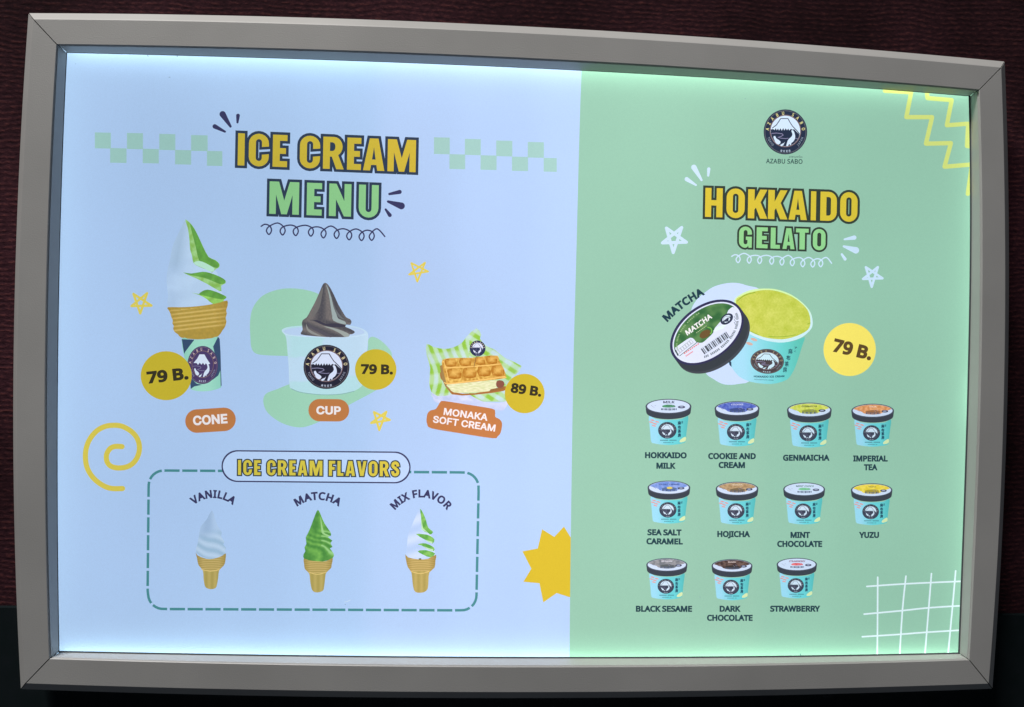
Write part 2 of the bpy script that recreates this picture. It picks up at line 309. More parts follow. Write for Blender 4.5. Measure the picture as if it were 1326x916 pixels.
GLYPHS = r'''{"N":{"A":[512,[437,0,368,177,141,177,73,0,0,0,224,575,289,575,512,0],[282,415,274,438,263,473,255,500,247,468,238,438,230,415,165,241,346,241]],"B":[521,[241,573,307,569,361,558,404,541,434,515,453,478,459,431,457,409,453,389,446,371,437,354,424,340,409,328,392,317,372,309,350,304,350,300,415,279,433,267,448,253,461,236,470,215,476,191,478,163,475,130,467,100,454,74,436,52,413,33,385,19,354,8,318,2,279,0,78,0,78,573],[256,329,300,331,334,339,357,352,372,371,381,394,384,423,380,451,369,474,351,490,324,502,289,509,245,511,150,511,150,329],[150,269,150,61,265,61,311,64,346,74,371,91,388,112,398,138,401,168,399,188,395,205,388,221,377,235,362,247,344,256,321,263,293,267,260,269]],"C":[507,[323,517,294,516,266,510,241,502,217,490,196,474,178,456,162,434,149,410,139,383,131,353,127,321,125,286,128,241,135,200,147,164,164,132,186,105,213,83,244,68,281,58,322,55,394,62,460,78,460,15,393,-2,312,-8,257,-4,208,8,166,28,130,56,101,90,78,131,62,178,52,230,49,287,51,329,57,369,67,406,81,440,99,471,120,499,145,523,174,543,206,559,242,571,281,578,324,581,409,572,482,547,453,486,394,508]],"D":[585,[536,292,533,231,521,177,501,131,474,91,439,58,399,33,351,15,297,4,237,0,78,0,78,573,254,573,309,569,359,558,404,540,443,516,476,484,502,446,521,401,533,350],[460,289,457,337,449,379,435,415,416,444,391,469,361,487,327,500,287,508,244,511,150,511,150,62,228,62,299,68,357,87,402,119,434,164,454,220]],"E":[446,[398,0,78,0,78,573,398,573,398,509,150,509,150,330,383,330,383,268,150,268,150,63,398,63]],"F":[416,[150,0,78,0,78,573,398,573,398,509,150,509,150,306,383,306,383,243,150,243]],"G":[584,[326,302,524,302,524,22,431,-1,323,-8,267,-4,217,8,173,28,136,55,105,89,81,130,63,176,52,229,49,286,53,343,65,395,84,442,111,482,145,517,186,544,233,564,286,577,346,581,437,572,516,547,489,484,421,508,342,517,298,514,259,505,225,489,195,468,170,441,150,409,136,373,127,332,124,286,127,243,134,202,146,166,164,133,187,106,216,84,251,68,292,58,340,55,404,59,452,68,452,238,326,238]],"H":[594,[516,0,443,0,443,267,150,267,150,0,78,0,78,573,150,573,150,330,443,330,443,573,516,573]],"I":[272,[239,0,32,0,32,42,99,57,99,515,32,531,32,573,239,573,239,531,172,515,172,57,239,42]],"J":[219,[-3,-152,-37,-150,-63,-142,-63,-81,-35,-87,-5,-89,33,-81,45,-74,54,-65,63,-53,69,-38,73,-19,74,3,74,573,146,573,146,9,144,-26,138,-56,128,-82,114,-104,96,-122,75,-135,52,-145,25,-150]],"K":[496,[496,0,411,0,209,273,150,222,150,0,78,0,78,573,150,573,150,290,199,345,249,399,403,573,488,573,261,323]],"L":[420,[78,0,78,573,150,573,150,64,400,64,400,0]],"M":[727,[330,0,142,502,139,502,142,461,144,407,144,347,144,0,78,0,78,573,184,573,361,103,364,103,544,573,650,573,650,0,578,0,578,352,579,408,581,460,584,501,581,501,390,0]],"N":[609,[532,0,447,0,141,476,138,476,141,432,143,378,144,320,144,0,78,0,78,573,161,573,467,99,470,99,468,137,466,193,464,249,464,573,532,573]],"O":[626,[577,287,576,244,570,204,561,166,547,132,531,101,510,73,486,49,459,29,428,13,393,1,355,-6,314,-8,271,-6,232,1,196,13,165,29,138,49,114,73,94,101,78,132,65,167,56,204,51,245,49,288,52,344,62,396,78,442,100,482,130,517,166,545,208,565,258,577,314,581,369,577,417,565,459,545,495,517,524,483,547,442,564,396,574,344],[125,287,127,241,134,200,145,163,161,131,182,104,207,83,238,67,273,58,314,55,354,58,390,67,420,83,445,104,465,131,481,163,492,200,499,241,501,287,496,354,481,411,456,457,421,491,373,511,314,518,274,515,238,506,207,490,182,469,161,443,145,411,134,374,127,333]],"P":[485,[229,573,297,568,352,553,393,528,421,495,439,454,444,404,433,336,423,316,411,296,395,278,375,262,351,249,324,238,292,230,256,225,216,223,150,223,150,0,78,0,78,573],[223,511,150,511,150,285,208,285,242,286,272,290,298,296,320,306,338,318,352,334,362,352,368,375,370,401,366,435,354,462,334,484,306,499,269,508]],"R":[499,[236,573,281,571,320,565,353,555,381,540,404,522,422,500,434,474,442,444,444,410,442,381,437,356,427,334,415,315,401,298,385,285,330,257,487,0,403,0,264,237,150,237,150,0,78,0,78,573],[232,510,150,510,150,298,236,298,278,301,312,310,338,325,355,347,366,374,370,407,368,430,363,450,355,467,343,480,328,491,310,500,287,505,261,509]],"S":[440,[403,153,400,121,392,92,378,66,359,44,335,26,307,11,274,1,238,-6,198,-8,137,-5,83,4,41,19,41,88,113,65,201,55,228,56,252,60,273,66,290,74,305,85,316,98,324,113,329,129,330,147,329,164,325,180,318,194,308,207,295,218,277,230,196,265,131,294,85,330,57,375,48,435,51,464,58,490,71,513,89,533,110,550,136,563,165,573,197,579,231,581,318,572,389,549,366,487,302,508,229,517,207,516,187,513,169,507,155,499,142,489,133,478,126,464,122,450,121,434,122,416,126,400,133,386,143,373,156,362,172,351,246,318,332,279,353,264,371,247,385,228,395,206,401,181]],"T":[446,[259,0,187,0,187,509,8,509,8,573,437,573,437,509,259,509]],"U":[586,[513,202,511,164,503,128,489,95,470,65,446,40,416,20,380,4,338,-5,290,-8,225,-2,171,18,128,50,97,93,78,144,72,204,72,573,144,573,144,201,148,158,161,122,182,93,211,72,248,59,294,55,327,57,355,63,379,73,399,88,415,105,427,126,435,149,440,174,442,202,442,573,513,573]],"V":[481,[481,573,277,0,204,0,0,573,75,573,204,205,220,160,231,119,241,80,250,119,262,161,277,207,405,573]],"W":[746,[735,573,583,0,510,0,399,375,389,410,380,443,373,471,370,488,367,471,361,443,352,409,342,373,234,0,161,0,10,573,85,573,174,223,183,186,190,151,196,118,201,87,206,119,213,154,222,191,232,227,333,573,407,573,512,225,523,187,532,151,538,117,544,87,550,129,560,175,572,224,660,573]],"X":[470,[467,0,385,0,233,249,79,0,3,0,193,298,15,573,95,573,236,348,377,573,453,573,276,300]],"Y":[454,[227,291,376,573,454,573,263,222,263,0,191,0,191,219,0,573,79,573]],"Z":[459,[427,0,30,0,30,55,332,508,40,508,40,573,419,573,419,518,118,64,427,64]],"7":[459,[109,0,344,508,35,508,35,573,419,573,419,518,187,0]],"9":[459,[417,328,410,231,387,139,374,112,358,86,340,63,318,42,293,25,265,11,232,0,195,-6,154,-8,117,-6,82,0,82,60,115,53,152,50,188,52,218,58,245,68,268,82,287,99,303,118,316,141,327,165,334,192,346,281,341,281,310,247,266,223,204,214,173,216,144,223,118,235,95,250,76,270,61,294,49,321,42,352,40,387,43,426,50,460,63,491,80,517,101,540,127,557,156,570,188,578,223,581,250,579,275,574,299,565,322,553,342,537,361,518,377,495,391,469,402,439,410,406,415,369],[223,521,192,518,165,507,142,488,124,463,113,429,110,388,113,354,122,325,137,301,158,284,186,273,220,269,244,271,266,276,286,285,304,296,318,310,330,325,339,341,344,358,346,374,338,426,315,474,277,508,260,516,242,520]],".":[215,[58,43,59,61,64,75,72,85,82,92,94,96,107,97,120,96,132,92,142,85,151,75,156,61,157,43,156,26,151,12,142,2,132,-6,120,-10,107,-11,94,-10,82,-6,72,2,64,12,59,26]],"8":[459,[229,581,261,579,291,574,318,565,341,553,362,538,378,519,390,497,398,472,400,443,399,421,394,401,385,383,346,338,291,303,355,265,373,250,389,234,401,216,411,196,417,173,419,148,416,118,408,90,395,65,378,44,356,26,330,11,300,1,267,-6,231,-8,192,-6,157,0,126,10,100,24,78,42,61,63,49,87,42,115,39,146,41,171,47,194,56,214,68,232,82,249,99,264,158,299,107,336,71,383,64,401,59,422,58,444,60,472,68,497,80,518,97,537,117,552,141,565,168,573,197,579],[108,145,112,119,121,96,138,76,161,60,192,51,229,48,265,51,295,60,319,76,336,96,346,120,350,148,348,166,343,182,335,197,293,235,229,265,217,270,157,237,121,197,114,182,110,164],[228,524,200,521,176,514,155,502,139,486,130,466,127,441,128,422,133,406,141,391,179,357,232,330,282,357,317,392,325,406,329,423,330,441,327,466,318,486,302,502,282,514,257,521]]},"I":{"C":[510,[267,-7,225,-3,186,7,150,25,119,49,92,79,70,115,53,157,44,203,40,254,44,305,53,352,70,393,92,429,119,459,150,484,186,501,225,512,267,516,340,504,362,496,383,485,402,471,419,456,435,438,448,418,459,397,467,373,473,348,408,348,389,395,357,428,315,449,267,456,237,453,209,445,184,432,161,414,141,391,125,364,113,332,106,295,103,254,106,213,113,177,125,145,141,117,161,94,184,76,210,63,237,56,267,53,315,60,357,81,389,114,408,160,473,160,467,135,459,112,448,91,435,71,420,53,402,38,383,24,363,13,341,5,317,-2,293,-6]],"O":[533,[267,-7,225,-3,186,7,150,25,119,49,92,79,70,115,53,157,44,203,40,254,44,305,53,352,70,393,92,429,119,459,150,484,186,501,225,512,267,516,309,512,348,501,384,484,415,459,442,429,464,393,480,352,490,305,493,254,490,203,480,157,464,115,442,79,415,49,384,25,348,7,309,-3],[267,53,296,55,324,63,349,76,372,94,392,116,408,144,420,176,428,213,430,254,428,295,420,332,408,365,392,392,372,415,349,433,324,446,296,453,267,456,237,453,210,445,184,433,161,415,142,392,125,364,113,332,106,295,103,254,106,213,113,176,125,144,142,117,161,94,184,76,210,63,237,55]],"N":[523,[60,0,60,509,136,509,343,183,363,151,388,107,414,55,405,54,401,108,399,157,399,195,399,509,463,509,463,0,387,0,202,290,177,331,148,381,108,452,119,454,122,384,124,328,125,291,125,0]],"E":[419,[60,0,60,509,372,509,372,452,125,452,125,286,355,286,355,229,125,229,125,57,375,57,375,0]],"U":[517,[259,-8,220,-6,186,2,154,15,126,33,103,55,85,80,71,108,63,140,60,173,60,509,124,509,124,178,126,155,132,133,141,113,153,95,169,80,187,68,208,59,232,53,259,52,285,53,309,59,331,68,349,80,364,95,377,113,385,133,391,155,393,178,393,509,457,509,457,173,454,140,446,108,433,80,414,55,391,33,363,15,332,2,297,-6]],"P":[445,[60,0,60,509,235,509,272,506,305,499,332,487,356,471,375,452,390,430,400,404,407,377,409,348,407,318,400,291,390,265,375,243,356,223,332,207,305,195,272,188,235,186,109,186,109,242,233,242,257,244,279,248,297,256,312,266,324,279,333,294,339,310,343,328,344,348,343,367,339,385,333,402,324,416,312,428,297,439,279,446,257,451,232,452,125,452,125,0]],"M":[628,[60,0,60,509,152,509,277,187,287,159,299,123,311,84,322,49,307,49,318,83,330,121,342,158,352,187,476,509,568,509,568,0,504,0,504,291,504,327,505,369,506,413,507,457,513,457,498,409,482,363,467,322,456,291,342,0,286,0,170,291,159,321,145,361,129,408,112,457,119,457,120,416,121,372,122,328,122,291,122,0]],"A":[480,[16,0,201,509,276,509,463,0,395,0,287,302,264,372,232,478,245,478,213,371,191,302,85,0],[110,142,110,199,370,199,370,142]],"K":[467,[104,145,104,216,139,261,174,303,212,344,364,509,448,509,231,276,228,276],[60,0,60,509,125,509,125,334,124,225,125,193,125,0],[372,0,188,259,228,309,449,0]],"S":[447,[224,-9,188,-7,156,-1,128,9,102,23,81,40,64,60,51,83,42,109,38,137,104,137,108,118,114,102,123,88,136,76,150,66,166,59,224,49,246,50,267,54,286,60,303,69,317,79,329,92,338,106,344,122,346,139,344,154,340,168,332,179,296,205,245,222,184,239,145,253,112,269,86,289,67,313,56,341,52,372,54,400,62,425,75,448,92,468,113,484,138,498,165,508,195,514,227,516,259,514,289,508,316,498,340,484,360,468,377,449,390,427,398,403,401,378,337,378,332,402,320,421,302,437,280,449,254,456,225,459,204,457,185,454,167,448,152,440,139,430,129,418,121,405,117,391,115,376,117,359,122,345,131,334,169,308,212,293,264,279,312,264,359,238,395,198,402,180,407,161,408,139,406,112,399,87,386,64,370,43,349,25,323,11,294,0,261,-7]],"F":[410,[60,0,60,509,369,509,369,452,125,452,125,278,346,278,346,221,125,221,125,0]],"T":[449,[32,452,32,509,417,509,417,452,257,452,257,0,193,0,193,452]],"R":[449,[60,0,60,509,236,509,273,506,305,500,333,489,356,473,376,455,390,433,401,408,407,381,409,352,407,323,401,296,390,271,376,250,356,232,333,217,305,206,273,200,236,198,96,198,96,255,234,255,258,256,280,260,298,267,313,276,325,287,334,300,340,316,344,333,345,352,344,371,340,389,334,405,325,419,313,430,298,440,279,446,258,451,233,452,125,452,125,0],[353,0,230,229,303,229,428,0]]},"J":{"麻":[350,[125,221,125,169,73,169,73,146,119,146,93,85,58,39,75,20,102,57,125,106,125,-27,149,-27,149,114,181,71,195,92,149,143,149,146,190,146,190,169,149,169,149,221],[250,221,250,169,200,169,200,146,244,146,214,84,175,37,193,19,223,59,250,112,250,-27,274,-27,274,117,297,63,323,22,342,40,309,86,282,146,331,146,331,169,274,169,274,221],[164,289,179,254,36,254,36,159,32,74,8,-10,30,-26,57,66,63,159,63,229,332,229,332,254,209,254,190,296]],"布":[350,[140,294,121,241,21,241,21,215,110,215,67,149,11,96,27,74,78,120,78,5,104,5,104,126,178,126,178,-28,205,-28,205,126,284,126,284,38,276,32,228,32,237,8,296,12,307,21,310,38,310,151,284,151,205,151,205,198,178,198,178,151,102,151,139,215,329,215,329,241,150,241,167,288]],"茶":[350,[97,69,67,32,29,2,50,-15,90,19,123,62],[221,57,296,-14,317,1,284,36,242,71],[162,154,162,109,62,109,62,84,162,84,162,1,156,-5,119,-5,127,-29,176,-25,187,-16,189,1,189,84,288,84,288,109,189,109,189,154],[226,294,226,259,123,259,123,294,96,294,96,259,22,259,22,235,96,235,96,201,123,201,123,235,226,235,226,201,253,201,253,235,329,235,329,259,253,259,253,294],[171,228,107,168,14,125,30,103,112,141,176,193,245,141,321,104,339,127,258,162,190,210,196,218]],"房":[350,[176,168,197,130,85,130,85,108,152,108,132,38,69,-8,84,-27,140,7,168,56,272,56,266,16,259,-1,246,-4,200,-1,207,-23,256,-24,280,-16,291,9,299,66,300,77,173,77,178,108,322,108,322,130,202,130,222,138,199,176],[155,287,167,259,48,259,48,176,42,81,11,-15,35,-27,67,74,74,176,74,177,310,177,310,259,196,259,181,294],[74,237,284,237,284,200,74,200]],"ア":[350,[326,237,309,253,284,251,83,251,43,254,43,222,83,224,283,224,252,184,206,146,229,127,282,177,317,224],[186,190,155,190,156,165,146,85,94,24,63,8,89,-13,171,70]],"イ":[350,[30,126,44,99,115,125,178,156,178,27,175,-11,210,-11,208,27,208,174,258,212,302,252,279,274,235,231,183,192,115,156]],"ス":[350,[280,234,262,248,236,245,101,245,65,247,65,215,101,217,237,217,214,168,179,120,115,61,35,16,57,-8,131,37,194,95,247,42,290,-9,315,12,269,62,213,116,246,168,271,219]],"ミ":[350,[100,265,90,239,184,222,273,197,284,224,193,248],[85,173,74,146,166,128,250,104,261,131,175,155],[65,71,55,44,162,22,262,-9,274,18,174,48]],"ル":[350,[183,7,202,-8,214,0,278,41,333,97,317,121,268,68,215,35,215,237,216,263,184,263,186,237,186,27],[23,9,49,-8,88,35,112,88,121,160,123,236,124,262,92,262,95,236,93,163,84,95,61,47]],"ク":[350,[188,272,155,283,145,255,107,197,35,137,59,118,110,160,147,204,266,204,246,150,210,95,152,44,70,7,96,-15,178,27,235,80,274,141,297,200,305,219,282,233,259,230,164,230,172,244]]},"T":{"อ":[398,[191,-7,125,3,79,32,51,83,42,155,43,186,45,218,191,218,191,169,103,169,103,155,106,116,113,87,125,66,142,53,189,43,218,46,243,55,264,71,279,98,288,136,291,187,288,234,280,271,266,300,244,320,214,332,175,336,132,332,92,321,54,302,54,360,88,373,132,383,183,387,238,381,282,362,315,333,337,293,350,244,354,187,350,131,338,83,318,44,287,16,245,-1]],"า":[282,[164,0,164,270,160,299,148,320,127,332,96,336,49,329,7,311,7,366,46,380,107,387,170,377,193,363,211,342,222,314,225,279,225,0]],"ซ":[386,[191,-7,134,1,92,25,66,65,57,120,57,164,60,200,71,227,102,270,121,292,130,312,128,313,110,304,87,300,65,305,46,317,35,338,31,365,31,380,85,380,90,350,107,340,123,343,138,352,151,380,185,380,185,349,184,313,176,284,155,251,137,227,123,203,119,169,119,123,121,95,129,74,141,59,156,50,191,44,223,48,247,60,261,81,266,110,266,207,263,230,254,247,238,257,216,260,213,260,213,300,216,300,241,303,257,313,271,345,273,380,335,380,325,318,310,297,285,282,285,279,307,268,320,251,328,201,328,107,319,59,293,23,250,1]],"บ":[419,[209,-7,139,2,92,31,65,76,56,137,56,380,118,380,118,137,123,96,140,67,168,50,209,44,250,50,278,67,295,96,301,137,301,380,363,380,363,137,354,76,327,31,280,2]],"โ":[214,[76,311,76,447,71,482,57,506,34,520,6,524,6,551,58,573,243,573,243,524,102,524,101,521,127,490,135,466,138,435,138,311],[152,-7,116,-1,87,21,79,41,76,66,76,380,138,380,138,74,145,51,167,44,180,45,193,49,202,3,176,-5]],"ะ":[234,[106,239,60,247,35,269,27,298,30,320,38,338,90,330,87,320,85,308,90,293,108,287,207,287,207,239],[106,44,60,53,35,75,27,104,30,126,38,144,90,136,87,126,85,114,90,99,108,93,207,93,207,44]],"ุ":[0,[-117,-181,-117,-107,-121,-94,-132,-90,-140,-91,-147,-93,-152,-51,-129,-46,-110,-44,-89,-47,-74,-56,-65,-69,-62,-87,-62,-181]]}}'''

# ------------------------------------------------------------------ the print: outlines in sheet units, triangulated into one film
GL = json.loads(GLYPHS)
def lin(c): 
    c = c / 255.0
    return c / 12.92 if c <= 0.04045 else ((c + 0.055) / 1.055) ** 2.4
REF = tuple(lin(v) for v in (218, 214, 246))          # what the clearest film would look like when lit; inks are given as they look lit
def ink(c):
    w_ = max(0, min(1, (c[0] - c[2] - 30) / 110))      # yellows and browns
    c = (c[0] * (1 - 0.085 * w_), c[1] * (1 - 0.045 * w_), c[2])
    return tuple(max(0.004, min(1.0, 0.93 * lin(v) / r)) for v, r in zip(c, REF))
WHITE = (150, 186, 238)

ITEMS = []; PARTS = {}; CUR = [None, None]
def part(name, label=None):
    key = (name, len(PARTS)); PARTS[key] = dict(name=name, label=label, subs=set()); CUR[0] = key; CUR[1] = None
def sub(name): CUR[1] = name
def add(loops, color, rule='odd', grid=None, keep=None):
    L = []
    for l in loops:
        q = []
        for p in l:
            if not q or (abs(p[0]-q[-1][0]) + abs(p[1]-q[-1][1])) > 0.02: q.append((float(p[0]), float(p[1])))
        if len(q) > 2 and abs(q[0][0]-q[-1][0]) + abs(q[0][1]-q[-1][1]) < 0.02: q.pop()
        if len(q) < 3: continue
        a = sum(q[i][0]*q[(i+1) % len(q)][1] - q[(i+1) % len(q)][0]*q[i][1] for i in range(len(q)))
        if abs(a) < 0.01: continue
        L.append(q)
    if L: ITEMS.append(dict(part=CUR[0], sub=CUR[1], loops=L, color=color, rule=rule, grid=grid))

def Z(x0, y0, s):
    return lambda pts: [(x0 + x / s, y0 + y / s) for x, y in pts]
def smooth(pts, n=4, closed=True):
    P = [np.array(p, float) for p in pts]; N = len(P); out = []
    rng = range(N) if closed else range(N - 1)
    for i in rng:
        if closed: p0, p1, p2, p3 = P[i-1], P[i], P[(i+1) % N], P[(i+2) % N]
        else: p0, p1, p2, p3 = P[max(i-1, 0)], P[i], P[i+1], P[min(i+2, N-1)]
        for k in range(n):
            t = k / n
            out.append(tuple(0.5 * ((2*p1) + (-p0+p2)*t + (2*p0-5*p1+4*p2-p3)*t*t + (-p0+3*p1-3*p2+p3)*t**3)))
    if not closed: out.append(tuple(P[-1]))
    return out
def ellipse(cx, cy, rx, ry=None, rot=0, n=40, a0=0, a1=360):
    ry = rx if ry is None else ry; c, s = math.cos(R(rot)), math.sin(R(rot)); full = (a1 - a0) == 360
    out = []
    for k in range(n if full else n + 1):
        a = R(a0 + (a1 - a0) * k / n); x, y = rx * math.cos(a), ry * math.sin(a)
        out.append((cx + x*c - y*s, cy + x*s + y*c))
    return out
def quad_stroke(pts, w, w2=None, caps=True):
    loops = []; N = len(pts)
    for i in range(N - 1):
        (x0, y0), (x1, y1) = pts[i], pts[i+1]; dx, dy = x1-x0, y1-y0; L = math.hypot(dx, dy)
        if L < 1e-6: continue
        h = w / 2; nx, ny = -dy/L*h, dx/L*h
        loops.append([(x0+nx, y0+ny), (x1+nx, y1+ny), (x1-nx, y1-ny), (x0-nx, y0-ny)])
    m = 10 if w > 3 else 8
    for i, (x, y) in enumerate(pts):
        if i in (0, N-1) and not caps: continue
        loops.append(ellipse(x, y, w/2*0.995, n=m, rot=7*i))
    return loops
def band(pts, w):                                   # one outline for an open line that does not cross itself
    Lf, Rt = [], []; N = len(pts)
    for i in range(N):
        a = np.array(pts[max(i-1, 0)]); b = np.array(pts[min(i+1, N-1)]); d = b - a; d = d / (np.hypot(*d) + 1e-9)
        n = np.array([-d[1], d[0]]) * w / 2; p = np.array(pts[i])
        Lf.append(tuple(p + n)); Rt.append(tuple(p - n))
    return Lf + Rt[::-1]
def drop(p0, r0, p1, r1, n=10):
    a = math.atan2(p1[1]-p0[1], p1[0]-p0[0]); out = []
    for k in range(n+1):
        t = a + math.pi/2 + math.pi * k / n; out.append((p0[0] + r0*math.cos(t), p0[1] + r0*math.sin(t)))
    for k in range(n+1):
        t = a - math.pi/2 + math.pi * k / n; out.append((p1[0] + r1*math.cos(t), p1[1] + r1*math.sin(t)))
    return out
def rrect(cx, cy, w, h, r, rot=0, n=8):
    out = []
    for sx, sy, a in ((1, 1, 0), (-1, 1, 90), (-1, -1, 180), (1, -1, 270)):
        for k in range(n+1):
            t = R(a + 90 * k / n); out.append((sx*(w/2-r) + r*math.cos(t), sy*(h/2-r) + r*math.sin(t)))
    c, s = math.cos(R(rot)), math.sin(R(rot))
    return [(cx + x*c - y*s, cy + x*s + y*c) for x, y in out]
def area2(l): return sum(l[i][0]*l[(i+1) % len(l)][1] - l[(i+1) % len(l)][0]*l[i][1] for i in range(len(l)))
def offset(loops, d):                               # grow the filled shape by d (y up, holes run the other way)
    if d == 0: return loops
    big = max(loops, key=lambda l: abs(area2(l)))
    if area2(big) < 0: loops = [l[::-1] for l in loops]
    out = []
    for l in loops:
        N = len(l); q = []
        for i in range(N):
            p, c, n = np.array(l[i-1], float), np.array(l[i], float), np.array(l[(i+1) % N], float)
            e1, e2 = c - p, n - c; e1 = e1 / (np.hypot(*e1)+1e-9); e2 = e2 / (np.hypot(*e2)+1e-9)
            n1, n2 = np.array([e1[1], -e1[0]]), np.array([e2[1], -e2[0]])
            m = n1 + n2; den = 1 + n1.dot(n2)
            if den < 0.25:                          # very sharp corner: blunt it
                q += [tuple(c + (n1*1.0 + e1*0.6) * d), tuple(c + (n2*1.0 - e2*0.6) * d)]; continue
            q.append(tuple(c + m / den * d))
        if area2(l) < 0 and area2(q) > -1e-9: continue   # hole closed up
        out.append(q)
    return out
CAP = {k: (max(y for l in GL[k]['E'][1:] for y in l[1::2]) if 'E' in GL[k] else 600) for k in GL}
CAP['J'] = 360; CAP['T'] = 400
def glyph(font, ch):
    g = GL[font][ch]; return g[0] / CAP[font], [[(l[i]/CAP[font], l[i+1]/CAP[font]) for i in range(0, len(l), 2)] for l in g[1:]]
def layout(s, font, track=0.0, space=0.36, adv_extra=0.0):
    x = 0; res = []
    for ch in s:
        if ch == ' ': x += space; continue
        a, L = glyph(font, ch)
        if font == 'J': a = 1.05
        if font == 'T' and ch == 'ุ': L = [[(px_ + x - 0.5, py_) for px_, py_ in l] for l in L]; res.append((0, L)); continue
        res.append((x, L)); x += a + track
    xs = [px_ + o for o, L in res for l in L for px_, _ in l]
    return res, min(xs), max(xs)
def text(s, p0, p1, cap, color, font='N', bold=0.055, track=0.02, lean=0.0, up=None):
    res, xa, xb = layout(s, font, track)
    xa -= bold; xb += bold
    L = math.hypot(p1[0]-p0[0], p1[1]-p0[1]); ux, uy = (p1[0]-p0[0])/L, (p1[1]-p0[1])/L
    if up is None: vx, vy = uy, -ux
    else: vx, vy = up
    k = L / (xb - xa)
    for o, G in res:
        if not G: continue
        G = offset(G, bold)
        hb_ = 1 + 2*bold
        loops = [[(p0[0] + ux*(x+o-xa)*k + (vx + ux*lean)*(y+bold)/hb_*cap, p0[1] + uy*(x+o-xa)*k + (vy + uy*lean)*(y+bold)/hb_*cap) for x, y in l] for l in G]
        add(loops, color, rule='wind')
def text_arc(s, cx, cy, r, a_mid, half, cap, color, font='N', bold=0.05, track=0.03, inner=False, sy=1.0, rot=0, space=0.5):
    """letters along a circle; angles in degrees, 90 = top; inner=True: tops point to the centre (bottom arcs)"""
    res, xa, xb = layout(s, font, track, space); c, s_ = math.cos(R(rot)), math.sin(R(rot))
    for o, G in res:
        G = offset(G, bold) if bold else G
        gx = [x for l in G for x, _ in l]; mid = (min(gx) + max(gx)) / 2 + o
        f = (mid - (xa+xb)/2) / ((xb-xa)/2) * half
        k = 2 * R(half) * r / (xb - xa)
        if not inner:
            a = R(a_mid - f); ux, uy = math.sin(a), math.cos(a); vx, vy = math.cos(a), -math.sin(a)
        else:
            a = R(a_mid + f); ux, uy = -math.sin(a), -math.cos(a); vx, vy = -math.cos(a), math.sin(a)
        bx, by = r*math.cos(a), -r*math.sin(a)
        loops = []
        for l in G:
            q = []
            for x, y in l:
                X = bx + ux*(x+o-mid)*k + vx*y*cap; Y = (by + uy*(x+o-mid)*k + vy*y*cap) * sy
                q.append((cx + X*c - Y*s_, cy + X*s_ + Y*c))
            loops.append(q)
        add(loops, color, rule='wind')

